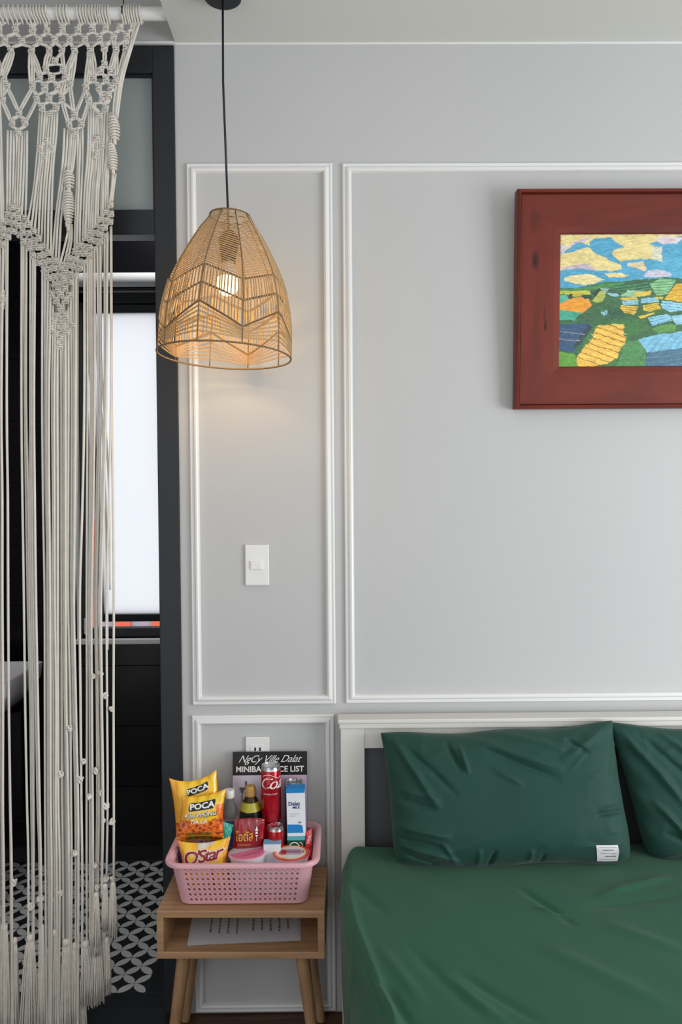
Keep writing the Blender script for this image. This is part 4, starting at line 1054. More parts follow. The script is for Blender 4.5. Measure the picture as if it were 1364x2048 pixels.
# ------------------------------------------------------------------ nightstand
NT = W(657, 1728, -0.012).z
nfl = WZ(313, 1822, NT); nfr = WZ(649, 1823, NT)
NW = (nfr-nfl).length; NDp = -0.016-(nfl.y+nfr.y)/2
c = (nfl+nfr)/2
ns = thing('nightstand', 'pale oak nightstand with an open shelf and splayed legs beside the bed', 'nightstand', (c.x, c.y, 0), rz=math.radians(-1.2))
th_ = 0.018; zb0 = W(480, 1918, c.y).z
m = MB(); m.rbox((-NW/2, 0, NT-th_), (NW/2, NDp, NT), 0.0015); m.build('top_board', M['oak'], ns)
m = MB(); m.rbox((-NW/2, 0, zb0), (NW/2, NDp, zb0+th_), 0.0015); m.build('bottom_board', M['oak'], ns)
for sx in (-1, 1):
    m = MB(); m.rbox((sx*NW/2, 0, zb0+th_), (sx*(NW/2-th_), NDp, NT-th_), 0.001); m.build('side_board', M['oak'], ns)
m = MB(); m.rbox((-NW/2+th_, NDp-0.010, zb0+th_), (NW/2-th_, NDp-0.004, NT-th_), 0.001); m.build('back_board', M['oak_back'], ns)
for sx in (-1, 1):
    for sy in (0, 1):
        xt = sx*(NW/2-0.064); yt = 0.045 if sy == 0 else NDp-0.045
        xb_ = sx*(NW/2-0.022); yb2 = 0.018 if sy == 0 else NDp-0.018
        m = MB(); m.tube([(xt, yt, zb0), (xb_, yb2, FZ)], [0.0195, 0.0125], 20); m.build('leg', M['oak_leg'], ns, smooth=True, ang=50)
m = MB()
for (x, y) in ((NW/2-0.008, 0.02), (NW/2-0.008, NDp-0.02)): m.lathe([(0, 0.0), (0.0022, 0.0), (0.0018, 0.0005), (0, 0.0005)], (x, y, NT-0.0002), 10)
m.build('screws', M['black_metal'], ns)
# papers on the shelf
ZS = zb0+th_
for i, (dx, rz_, lab) in enumerate(((0.0, 5, 'top sheet of printed white paper on the nightstand shelf'), (-0.006, 3.2, 'lower sheet of white paper peeking out beneath another on the nightstand shelf'))):
    q = WZ(374+i*4, 1893-i*2, ZS)
    ZZ = ZS+0.0022-i*0.0016
    pp = thing('paper_sheet', lab, 'paper', (q.x, q.y, ZZ), rz=math.radians(rz_), group='papers on the nightstand shelf')
    m = MB(); m.grid(20, 12, lambda u, v: (0.297*u, 0.205*v, 0.0006*math.sin(u*6)*v)); m.grid(20, 12, lambda u, v: (0.297*u, 0.205*v, -0.0005+0.0006*math.sin(u*6)*v), flip=True); m.build('sheet', M['paper'], pp)
    if i == 0:
        m = MB(); rp = random.Random(2)
        for k in range(9):
            x = 0.055+k*0.024+(0.02 if k > 3 else 0)
            y = 0.035+rp.uniform(0, 0.02)
            while y < 0.18:
                l = rp.uniform(0.006, 0.02); m.box((x, y, 0.0010), (x+0.0045, y+l, 0.0013)); y += l+0.004
        m.build('printed_lines', M['grey_ink'], pp)['kind'] = 'stuff'

# ------------------------------------------------------------------ basket
BZ = NT+0.0005; BH = W(560, 1643, -0.020).z-BZ
yfr = WZ(484, 1737, BZ+BH-0.008).y; yfb = WZ(485, 1810, BZ).y
bcx = W(481.5, 1735, yfr).x; bcy = (yfr-0.010)/2
bk = thing('plastic_basket', 'pink perforated plastic basket of snacks and drinks on the nightstand', 'basket', (bcx, bcy, BZ), rz=math.radians(-0.5))
ovw = (W(641, 1728, yfr+0.03)-W(328, 1728, yfr+0.03)).length; ovd = -0.010-yfr
TW, TD = ovw-0.034, ovd-0.034
BWd = (W(614, 1808, yfb)-W(356, 1808, yfb)).length; BD = 2*(bcy-yfb)
m = MB()
RO = [sec(BWd-0.01, BD-0.01, 0.026, 0.0), sec(BWd, BD, 0.03, 0.004)]
# bottom tray and solid corners are lofted; the four walls carry the perforation
def wallsec(t, ins=0.0, r=0.03):
    return (BWd+(TW-BWd)*t-2*ins, BD+(TD-BD)*t-2*ins)
NC = 6
loft(m, [sec(BWd-0.012, BD-0.012, 0.026, 0.0, n=NC), sec(BWd, BD, 0.030, 0.005, n=NC), sec(BWd-0.006, BD-0.006, 0.027, 0.006, n=NC)])
# rolled rim
loft(m, [sec(TW-0.006, TD-0.006, 0.033, BH-0.012, n=NC), sec(TW+0.004, TD+0.004, 0.034, BH-0.004, n=NC), sec(TW+0.026, TD+0.026, 0.046, BH-0.006, n=NC), sec(TW+0.031, TD+0.031, 0.049, BH-0.010, n=NC), sec(TW+0.034, TD+0.034, 0.050, BH-0.006, n=NC),
         sec(TW+0.030, TD+0.030, 0.048, BH, n=NC), sec(TW+0.020, TD+0.020, 0.043, BH+0.002, n=NC), sec(TW+0.004, TD+0.004, 0.035, BH, n=NC), sec(TW-0.010, TD-0.010, 0.030, BH-0.012, n=NC), sec(TW-0.006, TD-0.006, 0.033, BH-0.012, n=NC)], False, False)
rimo = m.build('rim_and_tray', M['pink'], bk, smooth=True, ang=45)
def perforated(P00, P10, P01, P11, nx, nz, mb, thick, bord_u=(0.04, 0.04), bord_v=(0.06, 0.04)):
    """wall between four points, with star and round holes in an alternating lattice"""
    nrm_ = (P10-P00).cross(P01-P00).normalized()
    def S_(u, v, o_): return (P00*(1-u)+P10*u)*(1-v)+(P01*(1-u)+P11*u)*v+nrm_*o_
    def alt(n_, b_):
        w_ = [1.32 if i % 2 == 0 else 0.68 for i in range(n_)]; tot = sum(w_); out = [b_[0]]
        for q_ in w_: out.append(out[-1]+(1-b_[0]-b_[1])*q_/tot)
        return out
    us = alt(nx, bord_u); vs_ = alt(nz, bord_v)
    def quad(a, b, c_, d_):
        for o_, fl_ in ((0, False), (-thick, True)):
            q = [S_(a, c_, o_), S_(b, c_, o_), S_(b, d_, o_), S_(a, d_, o_)]
            mb.add(q, [(3, 2, 1, 0) if fl_ else (0, 1, 2, 3)])
    quad(0, us[0], 0, 1); quad(us[-1], 1, 0, 1); quad(us[0], us[-1], 0, vs_[0]); quad(us[0], us[-1], vs_[-1], 1)
    for i in range(nx):
        for j in range(nz):
            a, b, c_, d_ = us[i], us[i+1], vs_[j], vs_[j+1]; mu, mv = (a+b)/2, (c_+d_)/2; hu, hv = (b-a)/2, (d_-c_)/2
            star = (i % 2 == 0 and j % 2 == 0); dot = (i % 2 == 1 and j % 2 == 1)
            if not (star or dot): quad(a, b, c_, d_) if False else None
            if star or dot:
                # hole polygon of 8 points starting at the right, counter-clockwise
                if star: rr_ = [0.98, 0.86]*4
                else: rr_ = [0.72]*8
            else:
                # between the stars: narrow solid cell
                quad(a, b, c_, d_); continue
            hole = []; out_ = []
            sq = [(1, 0), (1, 1), (0, 1), (-1, 1), (-1, 0), (-1, -1), (0, -1), (1, -1)]
            for k in range(8):
                an = k*PI/4; r_ = min(rr_[k], 0.96 if k % 2 == 0 else 1.2)
                hole.append((mu+hu*r_*math.cos(an), mv+hv*r_*math.sin(an))); out_.append((mu+hu*sq[k][0], mv+hv*sq[k][1]))
            for o_, fl_ in ((0, False), (-thick, True)):
                q = [S_(u, v, o_) for u, v in out_]+[S_(u, v, o_) for u, v in hole]
                fs_ = [(k, (k+1) % 8, 8+(k+1) % 8, 8+k) for k in range(8)]
                mb.add(q, [tuple(reversed(f)) for f in fs_] if fl_ else fs_)
            q = [S_(u, v, 0) for u, v in hole]+[S_(u, v, -thick) for u, v in hole]
            mb.add(q, [(k, (k+1) % 8, 8+(k+1) % 8, 8+k) for k in range(8)])
zt0, zt1 = 0.004, BH-0.010
def cpt(t, sx, sy, ex, ey):   # end of straight wall portion
    w_ = BWd+(TW-BWd)*t; d_ = BD+(TD-BD)*t; r_ = 0.030+0.003*t
    return Vector((sx*(w_/2-(r_ if ex else 0)), sy*(d_/2-(r_ if ey else 0)), zt0+(zt1-zt0)*t))
m = MB()
perforated(cpt(0, -1, -1, 1, 0), cpt(0, 1, -1, 1, 0), cpt(1, -1, -1, 1, 0), cpt(1, 1, -1, 1, 0), 43, 13, m, 0.0022, (0.005, 0.005), (0.07, 0.03))
m.build('front_wall', M['pink'], bk)
m = MB(); perforated(cpt(0, 1, 1, 1, 0), cpt(0, -1, 1, 1, 0), cpt(1, 1, 1, 1, 0), cpt(1, -1, 1, 1, 0), 43, 13, m, 0.0022, (0.005, 0.005), (0.07, 0.03)); m.build('back_wall', M['pink'], bk)
m = MB(); perforated(cpt(0, -1, 1, 0, 1), cpt(0, -1, -1, 0, 1), cpt(1, -1, 1, 0, 1), cpt(1, -1, -1, 0, 1), 21, 13, m, 0.0022, (0.02, 0.02), (0.07, 0.03)); m.build('side_wall', M['pink'], bk)
m = MB(); perforated(cpt(0, 1, -1, 0, 1), cpt(0, 1, 1, 0, 1), cpt(1, 1, -1, 0, 1), cpt(1, 1, 1, 0, 1), 21, 13, m, 0.0022, (0.02, 0.02), (0.07, 0.03)); m.build('side_wall', M['pink'], bk)
for sx in (-1, 1):
    for sy in (-1, 1):
        m = MB()
        def cs(u, v, sx=sx, sy=sy, o_=0.0):
            w_ = BWd+(TW-BWd)*v; d_ = BD+(TD-BD)*v; r_ = 0.030+0.003*v
            a = u*PI/2
            return (sx*(w_/2-r_+(r_-o_)*math.cos(a)), sy*(d_/2-r_+(r_-o_)*math.sin(a)), zt0+(zt1-zt0)*v)
        m.grid(8, 4, cs, flip=(sx*sy < 0)); m.grid(8, 4, lambda u, v: cs(u, v, o_=0.0022), flip=(sx*sy > 0)); m.build('corner', M['pink'], bk, smooth=True)


# ------------------------------------------------------------------ basket contents
FLZ = BZ+0.0065
def at(px, py, Y): return W(px, py, Y)
GC = 'drinks and snacks in the pink basket'

def can(name, label, px, ytoppx, Y, r, h, red=True, mats=None, cat='can'):
    p = at(px, ytoppx, Y); z0 = p.z-h
    t = thing(name, label, cat, (p.x, Y, z0), group=GC)
    m = MB(); m.lathe([(r*0.72, 0.0), (r*0.78, 0.002), (r, 0.008), (r, h-0.012), (r*0.985, h-0.011)], n=40, close=False)
    m.build('can_body', mats or M['can_red'], t, smooth=True, ang=50)
    m = MB(); m.lathe([(r*0.985, h-0.0112), (r*0.90, h-0.003), (r*0.905, h), (r*0.87, h+0.0005), (r*0.85, h-0.004), (0.0, h-0.004)], n=40, close=False)
    m.build('can_lid', M['silver'], t, smooth=True, ang=40)
    m = MB(); m.rbox((-r*0.22, -r*0.5, h-0.0038), (r*0.22, r*0.15, h-0.0022), 0.001); m.build('pull_tab', M['silver'], t)
    return t
def cyl(r, z0, ang0=0.0, off=0.0004):
    return lambda x, y: Vector(((r+off)*math.sin(ang0+x/r), -(r+off)*math.cos(ang0+x/r), z0+y))
ck = can('soda_can', 'tall red soda can with white script and silver top, back centre of the basket', 541.5, 1529, -0.115, 0.0278, 0.157)
hck = 0.157
letter('Cola', cyl(0.0278, 0.112, 0.12), 0.046, M['white_ink'], ck, shear=0.4, bold=0.002, space=0.80)
m = MB(); arc = [cyl(0.0278, 0.112, 0.12)(-0.026+0.05*i/20, 0.019+0.006*math.sin(i/20*PI*1.4)) for i in range(21)]; m.tube(arc, 0.0008, 5); m.build('swirl', M['white_ink'], ck)
letter('ORIGINAL TASTE', cyl(0.0278, 0.083, 0.0), 0.0055, M['white_ink'], ck)
zc = ck.location.z
c2 = thing('soda_can', 'red soda can standing upright beneath the tall one', 'can', (ck.location.x, ck.location.y, FLZ), group=GC)
hh = zc-FLZ-0.001
m = MB(); m.lathe([(0.022, 0), (0.0278, 0.008), (0.0278, hh-0.01), (0.0245, hh), (0, hh)], n=32); m.build('can_body', M['can_red'], c2, smooth=True, ang=40)
sc = can('soda_can', 'small red soda can, its open silver top showing below the tall can', 551.5, 1650, -0.149, 0.0222, 0.17)
sh = W(551.5, 1650, -0.149).z-FLZ
sc.location.z = FLZ; sc.scale = (1, 1, sh/0.17)

# bottles
def bottle(name, label, px, ytoppx, Y, prof_, capprof, mbody, mcap):
    p = at(px, ytoppx, Y); H_ = p.z-FLZ
    t = thing(name, label, 'bottle', (p.x, Y, FLZ), group=GC)
    m = MB(); m.lathe([(r, z*H_) for r, z in prof_], n=32); m.build('bottle_body', mbody, t, smooth=True, ang=60)
    m = MB(); m.lathe([(r, z*H_) for r, z in capprof], n=24); m.build('bottle_cap', mcap, t, smooth=True, ang=40)
    return t, H_
wb_, H1 = bottle('water_bottle', 'clear plastic water bottle with a white cap beside the yellow bags', 459, 1579, -0.10,
        [(0.026, 0), (0.030, 0.03), (0.030, 0.30), (0.027, 0.33), (0.030, 0.36), (0.0305, 0.60), (0.028, 0.66), (0.024, 0.72), (0.020, 0.80), (0.0125, 0.88), (0.0115, 0.93), (0.0, 0.93)], [(0.0135, 0.915), (0.0140, 0.92), (0.0140, 0.99), (0.0125, 1.0), (0, 1.0)], M['clear'], M['white_plastic'])
m = MB(); m.lathe([(0.0309, 0.40*H1), (0.0309, 0.60*H1)], n=32, close=False); m.build('bottle_label', M['carton_blue'], wb_, smooth=True)
tb_, H2 = bottle('tea_bottle', 'dark tea bottle with a gold cap and black label in front of the board', 501, 1571, -0.105,
        [(0.027, 0), (0.031, 0.03), (0.031, 0.60), (0.0305, 0.70), (0.028, 0.76), (0.021, 0.84), (0.015, 0.89), (0.0135, 0.93), (0, 0.93)], [(0.0150, 0.895), (0.0165, 0.90), (0.0165, 0.955), (0.0150, 0.96), (0.0150, 0.975), (0.0130, 1.0), (0, 1.0)], M['tea'], M['gold_cap'])
m = MB(); m.lathe([(0.0315, 0.20*H2), (0.0315, 0.70*H2), (0.0292, 0.755*H2)], n=32, close=False); m.build('bottle_label', M['label_black'], tb_, smooth=True)
m = MB(); m.lathe([(0.0296, 0.75*H2), (0.0286, 0.765*H2), (0.0222, 0.838*H2)], n=32, close=False); m.build('label_band', M['label_yellow'], tb_, smooth=True)
letter('ZZ', cyl(0.0318, 0.62*H2, 0.45), 0.016, M['white_ink'], tb_, name='emblem', shear=0.5)
# can behind the milk carton
vb = can('drink_can', 'silver-topped can mostly hidden behind the milk carton', 588, 1562, -0.065, 0.0265, 0.15, mats=mat('plum_can', rgb(70, 52, 66), 0.3, metal=0.4))
zz_ = vb.location.z
s2 = thing('drink_can', 'plum coloured can under the silver-topped one at the back', 'can', (vb.location.x, vb.location.y, FLZ), group=GC)
m = MB(); hh = zz_-FLZ-0.001; m.lathe([(0.021, 0), (0.0265, 0.008), (0.0265, hh-0.01), (0.0235, hh), (0, hh)], n=32); m.build('can_body', MATS['plum_can'], s2, smooth=True, ang=40)

# cartons
def carton(name, label, px0, px1, ytop_, ybot, Y, dep, mat_body, tilt=0.0, z0=None):
    a = at(px0, ybot, Y); b = at(px1, ytop_, Y)
    zb_ = a.z if z0 is None else z0
    t = thing(name, label, 'carton', ((a.x+b.x)/2, Y, zb_), group=GC); w_ = b.x-a.x; h_ = b.z-zb_
    m = MB(); m.rbox((-w_/2, 0, 0), (w_/2, dep, h_), 0.0015); m.build('box', mat_body, t)
    t.rotation_euler = (0, tilt, 0)
    return t, w_, h_
mk, mw, mh = carton('milk_carton', 'white and blue milk carton standing at the right of the tall can', 574.5, 610.5, 1578, 1673, -0.150, 0.034, M['carton_white'], math.radians(-1))
fl_ = lambda x, y: Vector((x, -0.0005, y))
m = MB(); m.box((-mw/2-0.0002, -0.0006, mh-0.0105), (mw/2+0.0002, 0.0342, mh+0.0002)); m.build('blue_top', M['carton_blue'], mk)
m = MB(); m.add([(-mw/2+0.001, -0.0007, 0.010), (mw/2-0.006, -0.0007, 0.010), (mw/2-0.008, -0.0007, 0.030), (mw/2-0.016, -0.0007, 0.033), (-mw/2+0.001, -0.0007, 0.034)], [(0, 1, 2, 3, 4)])
m.build('blue_patch', M['carton_blue'], mk)
letter('Dalat', lambda x, y: Vector((x-0.004, -0.0008, mh*0.69+y)), 0.0150, M['blue_ink'], mk, bold=0.02)
letter('MILK', lambda x, y: Vector((x+0.002, -0.0008, mh*0.61+y)), 0.0095, M['blue_ink'], mk, bold=0.02)
m = MB(); m.box((-0.018, -0.0007, mh*0.475), (0.010, -0.0005, mh*0.482)); m.box((-0.017, -0.0007, mh*0.430), (0.001, -0.0005, mh*0.438)); m.box((0.006, -0.0007, 0.037), (0.014, -0.0005, 0.041)); m.build('fine_print', M['grey_ink'], mk)
gk, gw, gh = carton('malt_drink_carton', 'dark green drink carton beneath the milk carton', 575, 610, 1673, 1740, -0.152, 0.036, M['carton_green'], 0, z0=FLZ)
gk.location.z = FLZ
m = MB(); m.box((-gw/2-0.0002, -0.0006, gh-0.010), (gw/2+0.0002, 0.036, gh+0.0002)); m.build('pale_top', mat('pale_teal_carton', rgb(90, 170, 180), 0.4), gk)
m = MB(); m.tube([(-0.017+0.014*math.cos(t)+0.012, -0.0010, gh-0.030+0.014*math.sin(t)) for t in [0.4+i*0.3 for i in range(10)]], 0.0014, 5)
m.tube([(0.010+0.008*math.cos(t), -0.0010, gh-0.026+0.010*math.sin(t)) for t in [-0.8+i*0.3 for i in range(9)]], 0.001, 5); m.build('emblem', M['white_ink'], gk)
wk, ww, wh = carton('small_carton', 'small white carton with a light blue top behind the pink lid', 527, 561, 1688, 1740, -0.190, 0.018, M['carton_white'], 0, z0=FLZ)
m = MB(); m.box((-ww/2-0.0003, -0.0003, wh-0.001), (ww/2+0.0003, 0.0283, wh+0.0006)); m.build('blue_top', M['carton_lightblue'], wk)

# cups
def cup(name, label, px, py, Y, r, tilt, ring):
    p = at(px, py, Y); t = thing(name, label, 'cup', (p.x, Y, FLZ), group=GC); H_ = p.z-FLZ
    m = MB(); m.lathe([(r*0.58, 0.0), (r*0.60, 0.002), (r*0.93, H_-0.004), (r*0.985, H_-0.003), (r*0.99, H_)], n=40, close=True); m.build('cup_body', M['carton_white'], t, smooth=True, ang=40)
    return t, H_
def disc_print(t, H_, r, colfn, tilt=(0, 0), name='lid'):
    m = MB(); n_ = 56; rings = 22; vs = []; 
    k0 = len(m.v)
    m.v.append(Vector((0, 0, H_+0.0012))); m.c.append((0, colfn(0, 0)))
    for i in range(1, rings+1):
        for j in range(n_):
            a = 2*PI*j/n_; rr_ = r*i/rings; x, y = rr_*math.cos(a), rr_*math.sin(a)
            m.v.append(Vector((x, y, H_+0.0012-(0.0022 if i == rings else 0)))); m.c.append((len(m.v)-1, colfn(x/r, y/r)))
    for j in range(n_): m.f.append((0, 1+j, 1+(j+1) % n_)); m.m.append(0)
    for i in range(rings-1):
        for j in range(n_):
            a = 1+i*n_+j; b = 1+i*n_+(j+1) % n_; m.f.append((a, a+n_, b+n_, b)); m.m.append(0)
    return m.build(name, M['print'], t, smooth=True)
c1, Hc1 = cup('pink_cup', 'cup sealed with a round pink lid at the front of the basket', 497.5, 1706, -0.198, 0.0525, 0, 0)
def pinklid(x, y):
    r_ = math.hypot(x, y)
    if r_ > 0.90: return L3(232, 150, 178)
    d_ = y-0.55*x*0.9-0.12
    if d_ > 0: return L3(206, 196, 204)
    if d_ > -0.06: return L3(200, 110, 150)
    return L3(226, 118, 160)
disc_print(c1, Hc1, 0.0525, pinklid)
letter('strawberry', lambda x, y: Vector((x*0.9+0.010, (y+x*0.5)*1.0-0.016, Hc1+0.0018)), 0.012, M['pink_ink'], c1)
c1.rotation_euler = (math.radians(-3), math.radians(-2), 0)
c2_, Hc2 = cup('noodle_cup', 'instant noodle cup with a red, orange and white lid at the front right', 582.5, 1706, -0.196, 0.0510, 0, 0)
def redlid(x, y):
    r_ = math.hypot(x, y)
    if r_ > 0.88: return L3(206, 46, 44)
    if r_ > 0.80: return L3(236, 120, 50) if x < 0.5 else L3(220, 70, 50)
    if r_ > 0.74: return L3(248, 176, 70)
    if x < -0.25 and abs(y-0.02) < 0.30 and x > -0.66: return L3(190, 70, 84)
    if abs(x-0.15) < 0.38 and abs(y-0.04) < 0.34: return L3(196, 160, 184)
    return L3(234, 222, 212)
disc_print(c2_, Hc2, 0.0510, redlid)
letter('NOODLE', lambda x, y: Vector((x+0.002, y+0.002, Hc2+0.0018)), 0.016, M['maroon_ink'], c2_, bold=0.02)
c2_.rotation_euler = (math.radians(-1), 0, 0)

# bags
def bag(name, label, corners, thick, colfn, mat_, nu=60, nv=70, ears=0.10, sag=0.0, texts=(), cat='snack bag', back_off=0.4):
    TL, TR, BR, BL = corners
    c0 = (BL+BR)/2; t = thing(name, label, cat, tuple(c0), group=GC); OO = Vector(t.location)
    nrm = ((TR+BR-TL-BL).cross(TL+TR-BL-BR)).normalized()
    if nrm.y > 0: nrm = -nrm
    upv = ((TL+TR)/2-(BL+BR)/2)
    def f(u, v, off=0.0, side=1):
        uu, vv = u, v
        p = (BL*(1-uu)+BR*uu)*(1-vv)+(TL*(1-uu)+TR*uu)*vv
        w_ = 2*u-1
        p = p-upv*(ears*(1-w_*w_)*max(0, v-0.6)/0.4*1.0)     # top edge dips between the ears
        p = p+upv*(0.05*(1-w_*w_)*max(0, 0.25-v)/0.25)
        ex = (TR-TL)
        p = p-ex*(0.045*w_*(math.sin(PI*min(1, v*1.0)))**0.8)
        h = thick*(max(0, 1-abs(w_)**3.0)**0.6)*(max(0, math.sin(PI*v))**0.55)
        h += thick*0.10*noise.noise(Vector((u*5, v*5, sum(TL))))*min(1, h/thick*2)
        h += 0.0008*math.sin(v*260)*(1 if (v > 0.93 or v < 0.06) else 0)
        h += thick*0.10*math.sin(u*26+v*3)*math.exp(-((1-v)/0.16)**2)*(1-abs(w_)**6)
        return p+nrm*((h if side > 0 else -h*back_off)+off)-OO
    m = MB(); m.grid(nu, nv, lambda u, v: f(u, v), colfn=colfn, flip=False)
    m.grid(nu//2, nv//2, lambda u, v: f(u, v, 0, -1), flip=True, colfn=lambda u, v: colfn(0.03, 0.9))
    ob = m.build('foil_bag', mat_, t, smooth=True)
    return t, f
def lerpc(a, b, t): t = max(0, min(1, t)); return a*(1-t)+b*t
YEL, ORG, RED_, BRN = L3(246, 184, 24), L3(226, 104, 22), L3(176, 52, 22), L3(120, 50, 22)
def poca(seed, food=0.42):
    def fn(u, v):
        n1 = noise.noise(Vector((u*4+seed, v*4, 0)))*0.5
        if 0.44 < u < 2 and False: pass
        c_ = lerpc(YEL, L3(240, 206, 40), 0.5+n1)
        if u < 0.25: c_ = lerpc(L3(238, 150, 20), c_, u/0.25)
        # orange sweep at the right
        sw = (u-0.62)-(v-0.30)*0.25-0.12*math.sin(v*5)
        if sw > 0.14 and v < 0.72: c_ = lerpc(ORG, L3(236, 130, 30), 0.5+n1*2)
        edge = food+0.05*math.sin(u*9)+0.03*noise.noise(Vector((u*14, seed, 0)))
        if v < edge:
            k_ = noise.noise(Vector((u*13+seed, v*22, 1)))
            c_ = lerpc(L3(196, 60, 22), L3(238, 132, 44), 0.5+k_*1.3)
            if k_ < -0.28: c_ = BRN
            if v < 0.14 and 0.2 < u < 0.75: c_ = lerpc(L3(110, 130, 40), L3(150, 40, 24), 0.5+k_*2)
        if v > 0.95 or v < 0.04: c_ = lerpc(c_, YEL, 0.5)
        return c_
    return fn
def onbag(f, W_, H_, cu, cv, off=0.0016, rot=0.0):
    cr_, sr_ = math.cos(rot), math.sin(rot)
    return lambda x, y: f(cu+(x*cr_-y*sr_)/W_, cv+(x*sr_+y*cr_)/H_, off)
# back bag
b1, g1 = bag('snack_bag', 'yellow peanut snack bag with raised corner ears, rearmost of the yellow bags',
    (at(338, 1556, -0.115), at(433, 1539, -0.100), at(452, 1685, -0.125), at(352, 1690, -0.135)), 0.020, poca(1, 0.30), M['foil'], ears=0.10)
W1, H1_ = 0.128, 0.19
bl_ = MB(); 
def badge(t, f, cu, cv, W_, H_, bw, bh, rot, txt, ts):
    m = MB(); cr_, sr_ = math.cos(rot), math.sin(rot)
    ff = onbag(f, W_, H_, cu, cv, 0.0010, rot)
    m.grid(14, 6, lambda a, b: ff((a-0.5)*bw*(1.0-0.10*abs(2*b-1)**6)-(b-0.5)*-bh*0.15, (b-0.5)*bh))
    m.build('logo_patch', M['black_ink'], t, smooth=True)
    letter(txt, onbag(f, W_, H_, cu, cv, 0.0018, rot), ts, M['white_ink'], t, bold=0.035, space=1.0)
badge(b1, g1, 0.57, 0.835, W1, H1_, 0.062, 0.024, 0.17, 'POCA', 0.0225)
b2, g2 = bag('snack_bag', 'yellow peanut snack bag, middle of three, with brown nuts printed below its logo',
    (at(362, 1592, -0.158), at(452, 1577, -0.150), at(448, 1676, -0.172), at(352, 1678, -0.178)), 0.019, poca(5, 0.40), M['foil'], ears=0.07)
W2, H2_ = 0.122, 0.128
badge(b2, g2, 0.50, 0.755, W2, H2_, 0.074, 0.0265, 0.05, 'POCA', 0.0255)
letter('ĐẬU PHỘNG', onbag(g2, W2, H2_, 0.49, 0.530, 0.0019, 0.04), 0.0155, M['black_ink'], b2, name='lettering_shadow', bold=0.045)
letter('ĐẬU PHỘNG', onbag(g2, W2, H2_, 0.485, 0.542, 0.0024, 0.04), 0.0152, M['white_ink'], b2, bold=0.015)
letter('DA CÁ', onbag(g2, W2, H2_, 0.47, 0.395, 0.0022, 0.02), 0.0150, M['white_ink'], b2, bold=0.02)
def ostar(u, v):
    c_ = lerpc(L3(246, 176, 20), L3(250, 206, 40), 0.5+noise.noise(Vector((u*4, v*4, 9))))
    if math.hypot(u-0.42, (v-0.72)*1.2) < 0.17: c_ = L3(240, 208, 60)
    if abs(u-0.74) < 0.06+0.1*(0.45-v) and v < 0.5: c_ = L3(206, 34, 34)
    if u < 0.10 or u > 0.92: c_ = L3(232, 150, 16)
    if v < 0.3 and noise.noise(Vector((u*9, v*9, 4))) > 0.15: c_ = L3(240, 140, 40)
    if abs(u-0.55-(v-1)*0.6) < 0.045*(v-0.75)*16 and v > 0.86: c_ = L3(214, 206, 196)
    return c_
b3, g3 = bag('crisp_bag', 'yellow potato crisp bag with maroon lettering at the front left of the basket',
    (at(355, 1681, -0.195), at(462, 1672, -0.190), at(450, 1775, -0.224), at(366, 1778, -0.224)), 0.016, ostar, M['foil'], ears=0.09)
W3, H3 = 0.128, 0.128
letter("O'Star", onbag(g3, W3, H3, 0.46, 0.665, 0.0018, 0.14), 0.053, M['white_ink'], b3, name='lettering_outline', bold=0.055, shear=0.25, space=0.78)
letter("O'Star", onbag(g3, W3, H3, 0.46, 0.665, 0.0026, 0.14), 0.053, M['maroon_ink'], b3, bold=0.014, shear=0.25, space=0.78)
# hidden purple bag behind at the left corner
b4, g4 = bag('snack_bag', 'purple foil bag just showing at the left corner of the basket', (at(351, 1692, -0.170), at(380, 1684, -0.170), at(392, 1750, -0.178), at(360, 1752, -0.178)), 0.006, lambda u, v: L3(66, 30, 84), M['foil'], 20, 20)
# teal packet
b5, g5 = bag('snack_bag', 'small teal foil packet between the yellow bags and the red one', (at(441, 1640, -0.150), at(469, 1650, -0.150), at(458, 1690, -0.158), at(444, 1690, -0.158)), 0.007,
    lambda u, v: lerpc(L3(16, 150, 130), L3(90, 200, 180), noise.noise(Vector((u*6, v*6, 0)))+0.3), M['foil'], 24, 24, ears=0.02)
# red packet with gold Thai lettering
def redbag(u, v):
    return lerpc(L3(126, 4, 20), L3(160, 12, 28), 0.5+noise.noise(Vector((u*3, v*3, 2))))
b6, g6 = bag('snack_bag', 'dark red snack packet with gold lettering in the middle of the basket',
    (at(468, 1640, -0.155), at(530, 1638, -0.150), at(537, 1745, -0.150), at(455, 1748, -0.160)), 0.016, redbag, M['foil'], ears=-0.03)
letter('โอตัส', onbag(g6, 0.108, 0.14, 0.36, 0.71, 0.0018, 0.03), 0.029, M['gold_ink'], b6, bold=0.01)
m = MB(); gg = onbag(g6, 0.108, 0.14, 0.36, 0.58, 0.0016); m.grid(12, 1, lambda a, b: gg((a-0.5)*0.044, (b-0.5)*0.0012)); m.build('gold_line', M['gold_ink'], b6)
m = MB(); gg = onbag(g6, 0.108, 0.14, 0.74, 0.74, 0.0020)
m.add([gg(x, y) for x, y in ((-0.006, 0.010), (0.006, 0.010), (0.003, 0.014), (0, 0.021), (-0.003, 0.014))], [(0, 1, 2, 3, 4)])
m.add([gg(x, y) for x, y in ((-0.005, 0.000), (0.005, 0.000), (0.0006, -0.004), (0.0006, -0.014), (-0.0006, -0.014), (-0.0006, -0.004))], [(0, 1, 2, 3, 4, 5)])
m.add([gg(x, y) for x, y in ((-0.004, 0.003), (0.004, 0.003), (0.003, 0.008), (-0.003, 0.008))], [(0, 1, 2, 3)])
m.build('temple_emblem', M['white_ink'], b6)
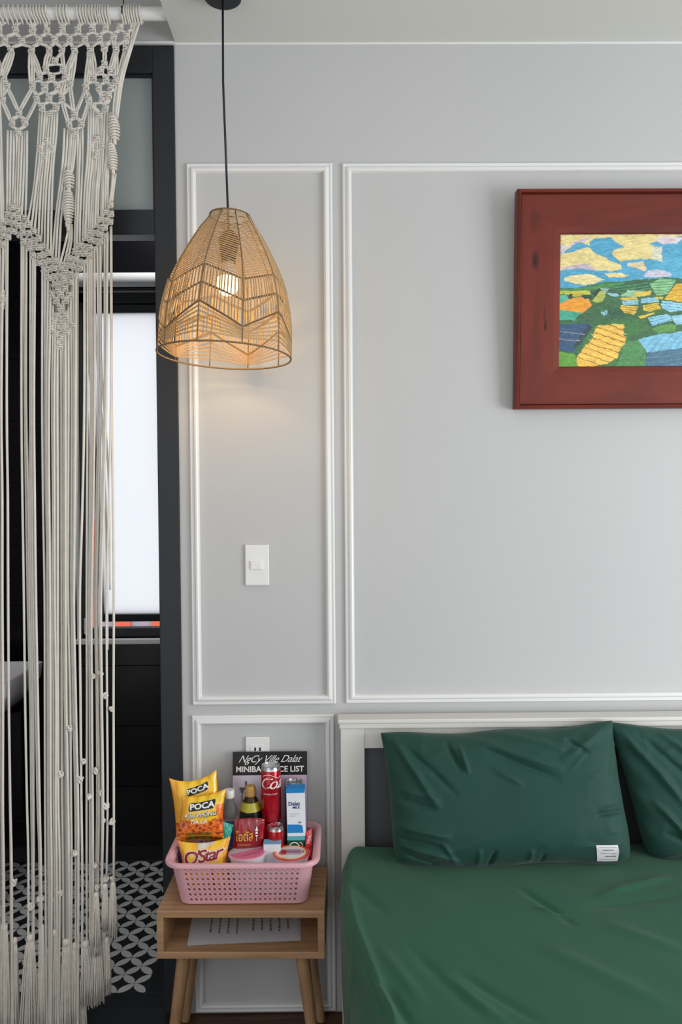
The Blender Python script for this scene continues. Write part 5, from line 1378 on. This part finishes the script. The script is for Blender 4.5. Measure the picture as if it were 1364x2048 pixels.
# red sachet at the right
b7, g7 = bag('sachet', 'narrow red sachet leaning in the right corner of the basket', (at(612, 1664, -0.150), at(625, 1656, -0.145), at(622, 1742, -0.165), at(606, 1742, -0.168)), 0.005, lambda u, v: L3(196, 22, 40), M['foil'], 16, 30, ears=0.0)
letter('MIX', onbag(g7, 0.020, 0.12, 0.5, 0.78, 0.0016, 1.35), 0.013, M['white_ink'], b7)

# price board
pa0 = at(465, 1640, -0.060)
ptl = at(465.5, 1504, -0.018); ptr = at(614, 1503, -0.018)
PWd = (ptr-ptl).length; lean = math.radians(-7.5)
LH = (ptl.z-FLZ)/math.cos(lean)
pb = thing('price_board', 'black and lilac minibar price board leaning on the wall behind the drinks', 'sign', ((ptl.x+ptr.x)/2, -0.018-LH*math.sin(-lean)*0+LH*math.sin(lean), FLZ))
pb.rotation_euler = (lean, 0, 0)
m = MB(); m.box((-PWd/2, 0, 0), (PWd/2, 0.003, LH)); m.build('board', M['black_ink'], pb)
hdr = 0.0665
def pic(u, v):
    c_ = lerpc(L3(176, 160, 184), L3(206, 196, 214), v+0.2*noise.noise(Vector((u*4, v*4, 0))))
    if u > 0.55: c_ = lerpc(c_, L3(190, 160, 186), 0.7)
    # dark cocktail glasses
    x = (u-0.13)*8; y = (v-0.80)*8
    if abs(x) < 0.55*max(0, y)+0.06 and y < 0.55 and y > -0.1: c_ = L3(28, 30, 44)
    if abs(x-0.4) < 0.12 and 0.3 < y < 1.1: c_ = L3(20, 24, 34)
    if abs(x) < 0.05 and -0.9 < y < 0: c_ = L3(50, 44, 60)
    if math.hypot(u-0.2, (v-0.62)*1.1) < 0.07: c_ = L3(96, 70, 98)
    if math.hypot(u-0.36, (v-0.60)*1.1) < 0.10: c_ = L3(80, 56, 84)
    if v < 0.5: c_ = lerpc(c_, L3(60, 44, 62), (0.5-v)*2.4+0.3*noise.noise(Vector((u*10, v*10, 3))))
    return c_
m = MB(); m.grid(70, 90, lambda u, v: (-PWd/2+0.0005+(PWd-0.001)*u, -0.0006, 0.002+(LH-hdr-0.002)*v), colfn=pic); m.build('printed_picture', M['print'], pb)
letter('NgCy Ville Dalat', lambda x, y: Vector((x-0.003, -0.0008, LH-0.021+y)), 0.029, M['white_ink'], pb, shear=0.6, bold=-0.003, space=0.92)
letter('MINIBAR PRICE LIST', lambda x, y: Vector((x, -0.0008, LH-0.050+y)), 0.0225, M['white_ink'], pb, bold=0.022)
